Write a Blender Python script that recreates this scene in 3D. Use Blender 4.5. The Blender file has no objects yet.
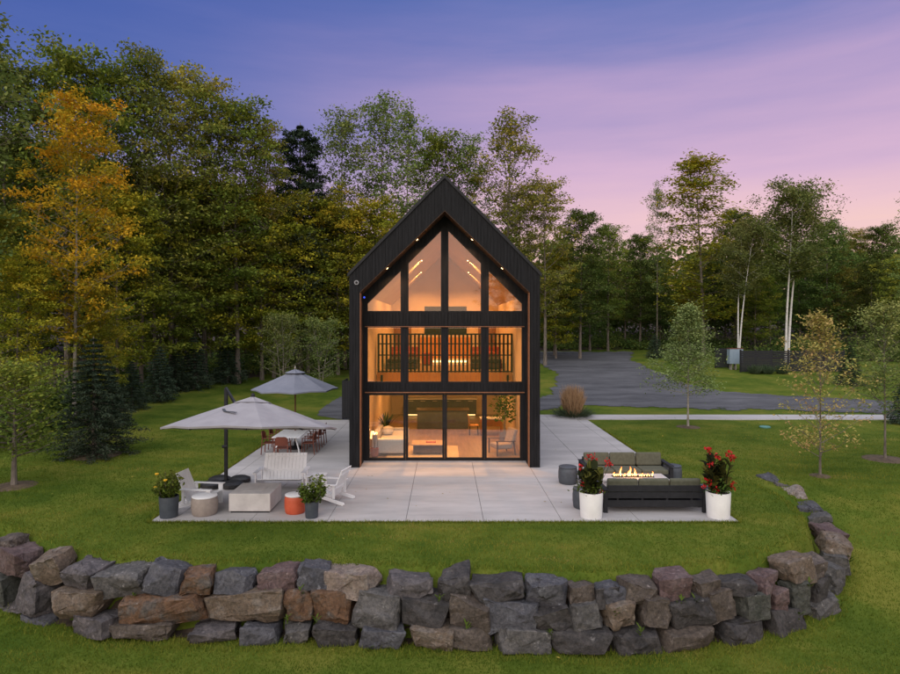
import bpy, bmesh, math, random
import numpy as np
from mathutils import Vector, Matrix, noise as mnoise

C = bpy.context.scene
COL = C.collection
R = math.radians

# ------------------------------------------------------------------ camera
F, PX0, PY0, CAMH = 610.0, 444.7, 324.0, 5.2
cam_d = bpy.data.cameras.new('camera')
cam = bpy.data.objects.new('camera', cam_d)
COL.objects.link(cam)
cam.location = (0, 0, CAMH)
cam.rotation_euler = (R(90), 0, 0)
cam_d.sensor_width = 36
cam_d.sensor_fit = 'HORIZONTAL'
cam_d.lens = 36 * F / 900
cam_d.shift_x = (450 - PX0) / 900
cam_d.shift_y = -(337 - PY0) / 900
cam_d.clip_end = 2000
C.camera = cam

# ------------------------------------------------------------------ colour management
C.view_settings.view_transform = 'Standard'
C.view_settings.look = 'None'
C.view_settings.exposure = 0.0
C.view_settings.gamma = 1
C.view_settings.use_curve_mapping = False
C.render.engine = 'CYCLES'
C.cycles.use_denoising = True
C.cycles.max_bounces = 8
C.cycles.diffuse_bounces = 4
C.cycles.transparent_max_bounces = 12
C.cycles.caustics_reflective = False
C.cycles.caustics_refractive = False

def lin(r, g, b):
    def f(c):
        c /= 255.0
        return c / 12.92 if c <= .04045 else ((c + .055) / 1.055) ** 2.4
    return (f(r), f(g), f(b), 1)

# ------------------------------------------------------------------ world: dusk sky
SUN_EL, SUN_AZ = 4.0, 205.0          # after-glow behind the camera, a little to the left
w = bpy.data.worlds.new('World')
C.world = w
w.use_nodes = True
nt = w.node_tree
nt.nodes.clear()
N = nt.nodes.new
L = nt.links.new
out = N('ShaderNodeOutputWorld'); bg = N('ShaderNodeBackground'); bg2 = N('ShaderNodeBackground'); addsh = N('ShaderNodeAddShader')
sky = N('ShaderNodeTexSky'); sky.sky_type = 'NISHITA'; sky.sun_disc = False
sky.sun_elevation = R(SUN_EL); sky.sun_rotation = R(SUN_AZ)
bg.inputs['Strength'].default_value = 0.03
L(sky.outputs[0], bg.inputs['Color'])
tc = N('ShaderNodeTexCoord'); sep = N('ShaderNodeSeparateXYZ'); L(tc.outputs['Generated'], sep.inputs[0])
def wramp(stops):
    r = N('ShaderNodeValToRGB'); e = r.color_ramp.elements
    e[0].position, e[0].color = stops[0]
    e[1].position, e[1].color = stops[-1]
    for p, c in stops[1:-1]:
        x = e.new(p); x.color = c
    return r
def sc(c, k): return (c[0]*k, c[1]*k, c[2]*k, 1)
# streaky high cloud shifts the height at which the gradient is read
mp = N('ShaderNodeMapping'); mp.inputs['Scale'].default_value = (1.6, 1.6, 13.0); mp.inputs['Rotation'].default_value = (R(4), R(-5), 0)
L(tc.outputs['Generated'], mp.inputs[0])
nz = N('ShaderNodeTexNoise'); nz.inputs['Scale'].default_value = 1.3; nz.inputs['Detail'].default_value = 5; nz.inputs['Roughness'].default_value = .55
L(mp.outputs[0], nz.inputs[0])
def mth(op, a, b=None, clamp=False):
    m = N('ShaderNodeMath'); m.operation = op; m.use_clamp = clamp
    for i, v in enumerate((a, b)):
        if v is None: continue
        if isinstance(v, (int, float)): m.inputs[i].default_value = v
        else: L(v, m.inputs[i])
    return m.outputs[0]
wob = mth('MULTIPLY', mth('SUBTRACT', nz.outputs[0], .5), .16)
zz = mth('ADD', sep.outputs['Z'], wob)
LEFT = wramp([(0, lin(230, 184, 198)), (.12, lin(212, 176, 206)), (.21, lin(160, 146, 200)), (.31, lin(92, 108, 182)), (.42, lin(66, 90, 172)), (.52, lin(60, 84, 166)), (.8, (1.0, 1.0, 1.2, 1)), (1, (1.25, 1.25, 1.4, 1))])
RIGHT = wramp([(0, lin(255, 206, 174)), (.07, lin(253, 204, 190)), (.15, lin(240, 192, 204)), (.24, lin(216, 174, 208)), (.34, lin(176, 150, 200)), (.42, lin(122, 122, 188)), (.5, lin(82, 104, 178)), (.56, lin(72, 96, 172)), (.8, (1.0, 1.0, 1.2, 1)), (1, (1.25, 1.25, 1.4, 1))])
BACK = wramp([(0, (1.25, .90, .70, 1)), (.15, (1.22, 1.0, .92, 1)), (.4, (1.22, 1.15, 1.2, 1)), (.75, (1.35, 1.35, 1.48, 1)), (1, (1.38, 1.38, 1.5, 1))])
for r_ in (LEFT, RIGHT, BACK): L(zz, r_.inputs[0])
def mapr(v, a, b):
    m = N('ShaderNodeMapRange'); m.interpolation_type = 'SMOOTHSTEP'
    m.inputs['From Min'].default_value = a; m.inputs['From Max'].default_value = b
    L(v, m.inputs['Value']); return m.outputs[0]
mx = N('ShaderNodeMix'); mx.data_type = 'RGBA'; L(mapr(sep.outputs['X'], -.50, .22), mx.inputs['Factor'])
L(LEFT.outputs[0], mx.inputs['A']); L(RIGHT.outputs[0], mx.inputs['B'])
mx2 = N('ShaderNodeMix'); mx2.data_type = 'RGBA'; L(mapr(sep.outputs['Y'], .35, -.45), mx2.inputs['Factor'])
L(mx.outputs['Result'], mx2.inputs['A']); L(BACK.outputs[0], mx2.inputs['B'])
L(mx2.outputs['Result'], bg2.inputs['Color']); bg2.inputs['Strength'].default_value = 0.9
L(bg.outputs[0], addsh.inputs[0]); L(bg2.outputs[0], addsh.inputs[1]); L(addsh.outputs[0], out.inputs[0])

# ------------------------------------------------------------------ sun: faint, very soft after-glow
sd = bpy.data.lights.new('sun', 'SUN'); sd.energy = 1.15; sd.angle = R(55); sd.color = (1, .92, .84)
so = bpy.data.objects.new('sun', sd); COL.objects.link(so)
az = R(SUN_AZ); el = R(32)
dvec = Vector((math.sin(az) * math.cos(el), math.cos(az) * math.cos(el), math.sin(el)))
so.rotation_euler = dvec.to_track_quat('Z', 'Y').to_euler()

# ------------------------------------------------------------------ materials
MATS = {}
def mat(name, c1, c2=None, scale=4.0, rough=.7, metal=0.0, bump=0.0, bscale=None, stretch=(1, 1, 1), c3=None, detail=6, emit=None, estr=0, spec=.4, nrough=.55, lo=.35, hi=.65, coord='Object'):
    m = bpy.data.materials.new(name); m.use_nodes = True
    t = m.node_tree; p = t.nodes['Principled BSDF']
    p.inputs['Roughness'].default_value = rough; p.inputs['Metallic'].default_value = metal
    p.inputs['Specular IOR Level'].default_value = spec
    c1 = tuple(c1[:3]) + (1,)
    if c2 is None: c2 = tuple(min(1, x * .82) for x in c1[:3])
    c2 = tuple(c2[:3]) + (1,)
    co = t.nodes.new('ShaderNodeTexCoord'); ma = t.nodes.new('ShaderNodeMapping'); ma.inputs['Scale'].default_value = stretch
    t.links.new(co.outputs[coord], ma.inputs[0])
    n = t.nodes.new('ShaderNodeTexNoise'); n.inputs['Scale'].default_value = scale; n.inputs['Detail'].default_value = detail; n.inputs['Roughness'].default_value = nrough
    t.links.new(ma.outputs[0], n.inputs[0])
    r = t.nodes.new('ShaderNodeValToRGB'); e = r.color_ramp.elements
    e[0].position, e[0].color = lo, c1; e[1].position, e[1].color = hi, c2
    if c3: x = e.new(.5 * (lo + hi)); x.color = tuple(c3[:3]) + (1,)
    t.links.new(n.outputs[0], r.inputs[0]); t.links.new(r.outputs[0], p.inputs['Base Color'])
    if bump:
        n2 = t.nodes.new('ShaderNodeTexNoise'); n2.inputs['Scale'].default_value = bscale or scale * 4; n2.inputs['Detail'].default_value = 8
        t.links.new(ma.outputs[0], n2.inputs[0])
        b = t.nodes.new('ShaderNodeBump'); b.inputs['Strength'].default_value = bump; b.inputs['Distance'].default_value = .02
        t.links.new(n2.outputs[0], b.inputs['Height']); t.links.new(b.outputs[0], p.inputs['Normal'])
    if emit:
        p.inputs['Emission Color'].default_value = tuple(emit[:3]) + (1,); p.inputs['Emission Strength'].default_value = estr
    MATS[name] = m
    return m

def leaf_mat(name, stops, transl=.25, hue=.02, val=.25):
    m = bpy.data.materials.new(name); m.use_nodes = True
    t = m.node_tree; t.nodes.clear()
    o = t.nodes.new('ShaderNodeOutputMaterial')
    a = t.nodes.new('ShaderNodeAttribute'); a.attribute_name = 'tint'
    r = t.nodes.new('ShaderNodeValToRGB'); e = r.color_ramp.elements
    e[0].position, e[0].color = stops[0][0], tuple(stops[0][1]) + (1,)
    e[1].position, e[1].color = stops[-1][0], tuple(stops[-1][1]) + (1,)
    for p, c in stops[1:-1]: x = e.new(p); x.color = tuple(c) + (1,)
    t.links.new(a.outputs['Fac'], r.inputs[0])
    oi = t.nodes.new('ShaderNodeObjectInfo')
    hs = t.nodes.new('ShaderNodeHueSaturation')
    def mr(lo_, hi_):
        q = t.nodes.new('ShaderNodeMapRange'); q.inputs['To Min'].default_value = lo_; q.inputs['To Max'].default_value = hi_
        t.links.new(oi.outputs['Random'], q.inputs['Value']); return q.outputs[0]
    t.links.new(mr(.5 - hue, .5 + hue), hs.inputs['Hue']); t.links.new(mr(1 - val, 1 + val), hs.inputs['Value'])
    t.links.new(r.outputs[0], hs.inputs['Color'])
    d = t.nodes.new('ShaderNodeBsdfDiffuse'); tr = t.nodes.new('ShaderNodeBsdfTranslucent'); mxs = t.nodes.new('ShaderNodeMixShader'); mxs.inputs[0].default_value = transl
    t.links.new(hs.outputs[0], d.inputs[0]); t.links.new(hs.outputs[0], tr.inputs[0])
    t.links.new(d.outputs[0], mxs.inputs[1]); t.links.new(tr.outputs[0], mxs.inputs[2]); t.links.new(mxs.outputs[0], o.inputs[0])
    MATS[name] = m
    return m

def glass_mat(name, f0=.09, tint=(.93, .95, .95)):
    m = bpy.data.materials.new(name); m.use_nodes = True
    t = m.node_tree; t.nodes.clear()
    o = t.nodes.new('ShaderNodeOutputMaterial'); tr = t.nodes.new('ShaderNodeBsdfTransparent'); tr.inputs[0].default_value = tint + (1,)
    g = t.nodes.new('ShaderNodeBsdfGlossy'); g.inputs['Roughness'].default_value = 0.0
    lw = t.nodes.new('ShaderNodeLayerWeight'); lw.inputs[0].default_value = .5
    mr = t.nodes.new('ShaderNodeMapRange'); mr.inputs['To Min'].default_value = f0; mr.inputs['To Max'].default_value = 1.0
    pw = t.nodes.new('ShaderNodeMath'); pw.operation = 'POWER'; pw.inputs[1].default_value = 4
    t.links.new(lw.outputs['Facing'], pw.inputs[0]); t.links.new(pw.outputs[0], mr.inputs['Value'])
    mxs = t.nodes.new('ShaderNodeMixShader')
    t.links.new(mr.outputs[0], mxs.inputs[0]); t.links.new(tr.outputs[0], mxs.inputs[1]); t.links.new(g.outputs[0], mxs.inputs[2]); t.links.new(mxs.outputs[0], o.inputs[0])
    MATS[name] = m
    return m

mat('lawn', (.050, .086, .011), (.150, .156, .027), .30, .95, c3=(.090, .124, .017), bump=.6, bscale=25, detail=12, nrough=.74, spec=.05, lo=.38, hi=.62)
mat('concrete', (.315, .305, .302), (.51, .49, .485), .55, .75, bump=.15, bscale=9, stretch=(.45, 1.8, 1), detail=14, nrough=.72, lo=.3, hi=.7)
mat('joint', (.10, .09, .085), None, 4, .9)
mat('gravel', (.062, .064, .071), (.140, .142, .153), .5, .95, bump=.6, bscale=30, detail=15, nrough=.78, spec=.1, stretch=(.35, 1.2, 1), lo=.36, hi=.64)
mat('soil', (.035, .024, .016), (.06, .042, .03), 5, .95, bump=.7)
mat('mulch', (.07, .05, .032), (.13, .095, .06), 5, .95, bump=.7)
mat('black_board', (.0055, .0058, .0072), (.0145, .0149, .0175), 3, .7, spec=.2, stretch=(6, 6, .4), bump=.05)
mat('black_metal', (.008, .008, .009), (.012, .012, .0135), 6, .5, spec=.25)
mat('roof_metal', (.014, .015, .018), (.020, .021, .025), 2, .55, spec=.25)
mat('cedar', (.20, .085, .042), (.27, .12, .06), 3, .6, stretch=(4, .3, 4))
mat('plaster', (.60, .44, .29), (.65, .49, .33), 1.5, .8)
mat('pine_lining', (.42, .25, .12), (.52, .33, .17), 2, .6, stretch=(5, .4, 5))
mat('floor_wood', (.20, .12, .065), (.29, .18, .10), 2, .4, stretch=(5, .5, 5))
mat('orange_wood', (.52, .19, .035), (.62, .25, .05), 2.2, .5, stretch=(6, 6, .5))
mat('dark_wood', (.055, .028, .016), (.09, .045, .025), 3, .5, stretch=(1, 6, 6))
mat('counter_white', (.55, .50, .44), (.62, .57, .5), 6, .4)
mat('cabinet', (.060, .058, .060), (.08, .078, .08), 4, .5)
mat('rug', (.50, .36, .19), (.60, .44, .25), 14, .95, bump=.4)
mat('sofa_linen', (.55, .52, .48), (.62, .59, .55), 18, .9, bump=.2)
mat('taupe_cloth', (.33, .25, .20), (.40, .31, .25), 14, .9, bump=.2)
mat('red_cloth', (.30, .045, .02), (.38, .07, .03), 8, .9)
mat('dark_cloth', (.03, .022, .02), (.05, .036, .03), 8, .9)
mat('terracotta', (.30, .09, .06), (.36, .12, .08), 6, .8)
mat('white_paint', (.74, .75, .77), (.80, .81, .83), 5, .5)
mat('white_pot', (.76, .76, .76), (.82, .82, .82), 5, .45)
mat('slate_pot', (.042, .052, .066), (.056, .068, .084), 6, .6)
mat('slate_drum', (.055, .063, .075), (.07, .08, .095), 9, .6, bump=.08)
mat('taupe_drum', (.26, .22, .195), (.31, .265, .235), 10, .8, bump=.12)
mat('orange_drum', (.50, .085, .035), (.56, .11, .05), 6, .55)
mat('cast_concrete', (.44, .42, .41), (.54, .52, .505), 3, .7, bump=.1, detail=9)
mat('canvas_pale', (.285, .275, .295), (.335, .325, .345), 2, .9, bump=.05)
mat('canvas_blue', (.17, .185, .235), (.205, .22, .27), 2, .9, bump=.05)
mat('rust_metal', (.125, .034, .02), (.155, .045, .026), 8, .55)
mat('pole_wood', (.13, .055, .03), (.18, .08, .04), 4, .6)
mat('charcoal', (.015, .016, .019), (.022, .023, .027), 7, .6, spec=.25)
mat('black_bag', (.012, .012, .014), (.022, .022, .024), 7, .5, bump=.5, bscale=9)
mat('olive_cushion', (.080, .083, .058), (.105, .108, .078), 11, .95, bump=.25)
mat('fence_black', (.010, .011, .014), (.017, .018, .022), 3, .7, stretch=(.6, 1, 6))
mat('blue_metal', (.22, .29, .36), (.26, .34, .42), 3, .55, stretch=(9, 1, .6))
mat('teal_plastic', (.10, .26, .23), None, 3, .5)
mat('bark', (.10, .085, .07), (.20, .17, .145), 9, .95, bump=.6, stretch=(1, 1, .25))
mat('bark_pale', (.22, .20, .17), (.36, .33, .29), 8, .9, bump=.3, stretch=(1, 1, .4))
mat('bark_birch', (.66, .65, .63), (.25, .22, .20), 3.2, .8, stretch=(1, 1, 4), lo=.55, hi=.72)
mat('red_petal', (.36, .004, .008), (.50, .010, .010), 9, .6)
mat('yellow_petal', (.75, .40, .02), (.85, .5, .04), 9, .6)
mat('tan_plume', (.36, .22, .12), (.48, .31, .17), 9, .9)
mat('screen_grey', (.30, .30, .32), None, 4, .5)
mat('bulb', (1, .75, .45), emit=(1, .62, .28), estr=9)
mat('led', (1, .7, .4), emit=(1, .62, .25), estr=5)
mat('blue_led', (.05, .1, .8), emit=(.03, .08, .9), estr=1.2)
mat('shade_lit', (.8, .65, .45), emit=(1, .6, .22), estr=3)
glass_mat('glass', .095)
# stones: each its own mineral colouring
def stone(n, a, b, c=None):
    m = bpy.data.materials.new('stone_' + n); m.use_nodes = True; t = m.node_tree; p = t.nodes['Principled BSDF']; p.inputs['Roughness'].default_value = .75; p.inputs['Specular IOR Level'].default_value = .35
    co = t.nodes.new('ShaderNodeTexCoord'); oi = t.nodes.new('ShaderNodeObjectInfo'); ad = t.nodes.new('ShaderNodeVectorMath'); ad.operation = 'ADD'
    mu = t.nodes.new('ShaderNodeMath'); mu.operation = 'MULTIPLY'; mu.inputs[1].default_value = 57.0
    t.links.new(oi.outputs['Random'], mu.inputs[0]); t.links.new(co.outputs['Object'], ad.inputs[0]); t.links.new(mu.outputs[0], ad.inputs[1])
    def nz_(scale, det, ro):
        q = t.nodes.new('ShaderNodeTexNoise'); q.inputs['Scale'].default_value = scale; q.inputs['Detail'].default_value = det; q.inputs['Roughness'].default_value = ro; t.links.new(ad.outputs[0], q.inputs[0]); return q.outputs[0]
    def rp_(src, st):
        r = t.nodes.new('ShaderNodeValToRGB'); e = r.color_ramp.elements; e[0].position, e[0].color = st[0][0], tuple(st[0][1]) + (1,); e[1].position, e[1].color = st[-1][0], tuple(st[-1][1]) + (1,)
        for p_, c_ in st[1:-1]: x = e.new(p_); x.color = tuple(c_) + (1,)
        t.links.new(src, r.inputs[0]); return r.outputs[0]
    def mx_(mode, fac, A, B):
        q = t.nodes.new('ShaderNodeMix'); q.data_type = 'RGBA'; q.blend_type = mode
        if isinstance(fac, float): q.inputs['Factor'].default_value = fac
        else: t.links.new(fac, q.inputs['Factor'])
        for s_, v in (('A', A), ('B', B)):
            if isinstance(v, tuple): q.inputs[s_].default_value = v + (1,)
            else: t.links.new(v, q.inputs[s_])
        return q.outputs['Result']
    base = rp_(nz_(2.6, 8, .65), [(.36, a), (.5, c or a), (.64, b)])
    fine = rp_(nz_(14, 10, .75), [(.34, (.42, .42, .43)), (.5, (.95, .95, .95)), (.68, (1.55, 1.5, 1.45))])
    col = mx_('MULTIPLY', 1.0, base, fine)
    lich = rp_(nz_(6.5, 9, .7), [(.60, (0, 0, 0)), (.70, (1, 1, 1))])
    col = mx_('MIX', lich, col, tuple(min(.34, x * 1.9 + .03) for x in b))
    t.links.new(col, p.inputs['Base Color'])
    b1 = t.nodes.new('ShaderNodeBump'); b1.inputs['Strength'].default_value = 1.0; b1.inputs['Distance'].default_value = .035; t.links.new(nz_(4.5, 12, .62), b1.inputs['Height'])
    b2 = t.nodes.new('ShaderNodeBump'); b2.inputs['Strength'].default_value = .9; b2.inputs['Distance'].default_value = .02; t.links.new(nz_(22, 8, .7), b2.inputs['Height'])
    t.links.new(b1.outputs[0], b2.inputs['Normal']); t.links.new(b2.outputs[0], p.inputs['Normal']); MATS['stone_' + n] = m
stone('slate', (0.052, 0.054, 0.065), (0.091, 0.093, 0.104), (0.068, 0.068, 0.078))
stone('grey', (0.065, 0.063, 0.061), (0.110, 0.104, 0.101), (0.083, 0.080, 0.080))
stone('dark', (0.028, 0.027, 0.029), (0.063, 0.059, 0.059), (0.045, 0.041, 0.041))
stone('purple', (.062, .057, .061), (.112, .100, .104), (.084, .076, .079))
stone('maroon', (.078, .050, .050), (.125, .092, .090), (.10, .066, .064))
stone('tan', (0.104, 0.080, 0.059), (0.156, 0.132, 0.111), (0.125, 0.093, 0.068))
stone('rust', (0.088, 0.045, 0.024), (0.088, 0.076, 0.068), (0.120, 0.068, 0.039))
stone('pink', (0.177, 0.140, 0.125), (0.218, 0.192, 0.172), (0.197, 0.156, 0.130))
stone('brown', (0.063, 0.050, 0.041), (0.104, 0.086, 0.076), (0.078, 0.063, 0.052))
stone('green', (0.045, 0.050, 0.041), (0.083, 0.086, 0.076), (0.063, 0.065, 0.058))

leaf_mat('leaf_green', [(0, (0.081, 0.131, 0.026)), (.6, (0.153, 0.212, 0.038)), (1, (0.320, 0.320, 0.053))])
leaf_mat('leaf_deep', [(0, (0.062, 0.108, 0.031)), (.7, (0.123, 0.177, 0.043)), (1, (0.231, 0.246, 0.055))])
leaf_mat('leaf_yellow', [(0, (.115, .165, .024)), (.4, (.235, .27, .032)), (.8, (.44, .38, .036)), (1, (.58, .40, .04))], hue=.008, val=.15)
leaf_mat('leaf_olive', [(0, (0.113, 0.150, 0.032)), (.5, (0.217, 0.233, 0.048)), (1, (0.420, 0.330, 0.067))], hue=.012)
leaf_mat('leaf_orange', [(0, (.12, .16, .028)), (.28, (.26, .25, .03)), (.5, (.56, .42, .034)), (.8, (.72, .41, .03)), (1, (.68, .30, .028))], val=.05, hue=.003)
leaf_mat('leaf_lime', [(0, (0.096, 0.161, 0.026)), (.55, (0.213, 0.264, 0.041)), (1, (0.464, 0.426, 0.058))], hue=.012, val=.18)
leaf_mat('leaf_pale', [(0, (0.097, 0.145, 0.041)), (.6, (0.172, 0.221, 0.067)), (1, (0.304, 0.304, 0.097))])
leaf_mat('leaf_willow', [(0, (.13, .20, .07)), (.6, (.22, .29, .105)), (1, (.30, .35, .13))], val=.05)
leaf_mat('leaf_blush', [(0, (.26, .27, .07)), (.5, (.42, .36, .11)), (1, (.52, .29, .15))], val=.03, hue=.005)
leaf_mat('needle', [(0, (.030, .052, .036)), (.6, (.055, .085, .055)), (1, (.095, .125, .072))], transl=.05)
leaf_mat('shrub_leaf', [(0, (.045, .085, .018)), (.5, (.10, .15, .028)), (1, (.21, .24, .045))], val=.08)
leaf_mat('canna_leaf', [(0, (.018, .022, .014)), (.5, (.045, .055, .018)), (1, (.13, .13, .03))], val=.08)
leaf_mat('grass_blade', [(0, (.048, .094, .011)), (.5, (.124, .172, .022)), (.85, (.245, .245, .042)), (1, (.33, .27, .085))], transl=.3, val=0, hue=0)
leaf_mat('blue_grass', [(0, (.05, .08, .04)), (1, (.12, .15, .09))], val=0)

# ------------------------------------------------------------------ mesh helpers
class MB:
    def __init__(self): self.v = []; self.f = []
    def add(self, vs, fs):
        n = len(self.v); self.v += [tuple(x) for x in vs]; self.f += [tuple(i + n for i in f) for f in fs]; return self
    def box(self, x0, x1, y0, y1, z0, z1, M=None):
        vs = [Vector((x, y, z)) for z in (z0, z1) for y in (y0, y1) for x in (x0, x1)]
        if M is not None: vs = [M @ v for v in vs]
        return self.add(vs, [(0, 2, 3, 1), (4, 5, 7, 6), (0, 1, 5, 4), (2, 6, 7, 3), (0, 4, 6, 2), (1, 3, 7, 5)])
    def prism_y(self, poly, y0, y1):      # poly in (x,z), counter-clockwise seen from -y
        n = len(poly)
        vs = [(x, y0, z) for x, z in poly] + [(x, y1, z) for x, z in poly]
        fs = [tuple(range(n)), tuple(reversed(range(n, 2 * n)))] + [((i + 1) % n, i, n + i, n + (i + 1) % n) for i in range(n)]
        return self.add(vs, fs)
    def prism_x(self, poly, x0, x1):      # poly in (y,z)
        n = len(poly)
        vs = [(x0, y, z) for y, z in poly] + [(x1, y, z) for y, z in poly]
        fs = [tuple(range(n)), tuple(reversed(range(n, 2 * n)))] + [((i + 1) % n, i, n + i, n + (i + 1) % n) for i in range(n)]
        return self.add(vs, fs)
    def bar(self, a, b, wx, wy, up=(0, 0, 1)):
        a = Vector(a); b = Vector(b); d = (b - a); ln = d.length; d.normalize()
        u = Vector(up)
        if abs(d.dot(u)) > .98: u = Vector((0, 1, 0))
        s = d.cross(u).normalized(); t = s.cross(d)
        M = Matrix((s, d, t)).transposed().to_4x4(); M.translation = a
        return self.box(-wx / 2, wx / 2, 0, ln, -wy / 2, wy / 2, M)
    def tube(self, pts, rad, n=7, cap=True):
        pts = [Vector(p) for p in pts]
        if isinstance(rad, (int, float)): rad = [rad] * len(pts)
        base = len(self.v); prev = None
        for i, p in enumerate(pts):
            d = (pts[min(i + 1, len(pts) - 1)] - pts[max(i - 1, 0)]).normalized()
            if prev is None:
                s = d.orthogonal().normalized()
            else:
                s = (prev - d * prev.dot(d)).normalized()
            prev = s; t = d.cross(s)
            for k in range(n):
                a = 2 * math.pi * k / n
                self.v.append(tuple(p + (s * math.cos(a) + t * math.sin(a)) * rad[i]))
        for i in range(len(pts) - 1):
            for k in range(n):
                a = base + i * n + k; b = base + i * n + (k + 1) % n
                self.f.append((a, b, b + n, a + n))
        if cap:
            self.f.append(tuple(base + k for k in reversed(range(n))))
            self.f.append(tuple(base + (len(pts) - 1) * n + k for k in range(n)))
        return self
    def lathe(self, prof, n=28, c=(0, 0, 0)):
        base = len(self.v)
        for r, z in prof:
            for k in range(n):
                a = 2 * math.pi * k / n
                self.v.append((c[0] + r * math.cos(a), c[1] + r * math.sin(a), c[2] + z))
        for i in range(len(prof) - 1):
            for k in range(n):
                a = base + i * n + k; b = base + i * n + (k + 1) % n
                self.f.append((a, b, b + n, a + n))
        self.f.append(tuple(base + k for k in reversed(range(n))))
        self.f.append(tuple(base + (len(prof) - 1) * n + k for k in range(n)))
        return self
    def build(self, name, m, parent=None, bevel=0, smooth=False, loc=(0, 0, 0), rz=0):
        me = bpy.data.meshes.new(name); me.from_pydata(self.v, [], self.f); me.update()
        ob = bpy.data.objects.new(name, me); COL.objects.link(ob)
        me.materials.append(MATS[m] if isinstance(m, str) else m)
        if smooth:
            me.polygons.foreach_set('use_smooth', [True] * len(me.polygons))
            try: me.set_sharp_from_angle(angle=R(40))
            except Exception: pass
        if bevel:
            b = ob.modifiers.new('bevel', 'BEVEL'); b.width = bevel; b.segments = 2; b.limit_method = 'ANGLE'; b.angle_limit = R(35)
        ob.parent = parent; ob.location = loc; ob.rotation_euler[2] = rz
        return ob

def tag(o, label, cat, group=None, kind=None):
    if label: o['label'] = label
    if cat: o['category'] = cat
    if group: o['group'] = group
    if kind: o['kind'] = kind
    return o
def thing(name, label, cat, loc=(0, 0, 0), rz=0, group=None, scale=None):
    o = bpy.data.objects.new(name, None); COL.objects.link(o); o.location = loc; o.rotation_euler = (0, 0, rz)
    o.empty_display_size = .2
    if scale: o.scale = scale
    return tag(o, label, cat, group)
def struct(o): o['kind'] = 'structure'; return o
def dup(root, loc, rz=None, label=None, scale=None, group=None):
    r = root.copy(); COL.objects.link(r); r.location = loc
    if rz is not None: r.rotation_euler = (0, 0, rz)
    if label: r['label'] = label
    if scale: r.scale = scale
    if group: r['group'] = group
    for ch in list(root.children):
        c = ch.copy(); COL.objects.link(c); c.parent = r
        for g in list(ch.children):
            d = g.copy(); COL.objects.link(d); d.parent = c
    return r

def np_mesh(name, V, nper, m, parent=None, tint=None, smooth=False):
    """V (N, nper, 3): N loose polygons of nper corners."""
    n = len(V)
    me = bpy.data.meshes.new(name)
    me.vertices.add(n * nper); me.vertices.foreach_set('co', np.ascontiguousarray(V, dtype=np.float32).ravel())
    me.loops.add(n * nper); me.loops.foreach_set('vertex_index', np.arange(n * nper, dtype=np.int32))
    me.polygons.add(n); me.polygons.foreach_set('loop_start', np.arange(0, n * nper, nper, dtype=np.int32))
    try: me.polygons.foreach_set('loop_total', np.full(n, nper, dtype=np.int32))
    except Exception: pass
    me.update(calc_edges=True)
    if tint is not None:
        a = me.attributes.new('tint', 'FLOAT', 'FACE'); a.data.foreach_set('value', np.ascontiguousarray(tint, dtype=np.float32))
    me.materials.append(MATS[m])
    ob = bpy.data.objects.new(name, me); COL.objects.link(ob); ob.parent = parent
    return ob

def leaves(cent, size, rng, up=.6, aspect=.62):
    n = len(cent)
    nor = rng.normal(size=(n, 3)); nor[:, 2] = np.abs(nor[:, 2]) + up * 1.5
    nor /= np.linalg.norm(nor, axis=1)[:, None]
    a = rng.normal(size=(n, 3)); u = np.cross(nor, a); u /= np.linalg.norm(u, axis=1)[:, None]
    v = np.cross(nor, u)
    s = (size * (.65 + .7 * rng.random(n)))[:, None] if np.isscalar(size) else size[:, None]
    u = u * s * .5; v = v * s * .5 * aspect
    fold = nor * s * .08
    return np.stack([cent - u, cent + v * .9 - u * .15 + fold, cent + u, cent - v * .9 - u * .15 + fold], axis=1)

ORD = 'first second third fourth fifth sixth seventh eighth ninth tenth eleventh twelfth thirteenth fourteenth fifteenth sixteenth seventeenth eighteenth nineteenth twentieth'.split()
def ordw(i):
    if i < 20: return ORD[i]
    tens = {2: 'twenty', 3: 'thirty', 4: 'forty'}[(i + 1) // 10]; r = (i + 1) % 10
    return {'twenty': 'twentieth', 'thirty': 'thirtieth', 'forty': 'fortieth'}[tens] if r == 0 else tens + '-' + ORD[r - 1]

# ------------------------------------------------------------------ terrain
WALL = [(-40, 32), (-16.0, 18.6), (-12.6, 16.0), (-10.6, 14.55), (-8.9, 13.65), (-7.4, 13.1), (-5.2, 12.9), (-3.1, 12.95), (-.95, 12.72), (1.13, 12.6),
        (3.15, 12.42), (5.3, 12.68), (7.1, 13.25), (8.6, 14.1), (9.75, 15.2), (10.35, 16.4), (10.7, 17.6), (10.85, 18.9), (10.7, 20.4), (10.7, 60)]
WA = np.array(WALL)
def sd_wall(x, y):
    """signed distance to the wall's front line, positive on the patio side"""
    x = np.asarray(x, float); y = np.asarray(y, float)
    d = np.full(x.shape, 1e9)
    for (ax, ay), (bx, by) in zip(WA[:-1], WA[1:]):
        ex, ey = bx - ax, by - ay
        t = np.clip(((x - ax) * ex + (y - ay) * ey) / (ex * ex + ey * ey), 0, 1)
        d = np.minimum(d, np.hypot(x - ax - t * ex, y - ay - t * ey))
    poly = np.vstack([WA, [[10.7, 400], [-400, 400], [-400, 232]]])
    ins = np.zeros(x.shape, bool); j = len(poly) - 1
    for i in range(len(poly)):
        xi, yi = poly[i]; xj, yj = poly[j]
        if yi != yj:
            c = ((yi > y) != (yj > y)) & (x < (xj - xi) * (y - yi) / (yj - yi) + xi)
            ins ^= c
        j = i
    return np.where(ins, d, -d)
def sstep(a, b, t):
    t = np.clip((t - a) / (b - a), 0, 1); return t * t * (3 - 2 * t)
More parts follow.
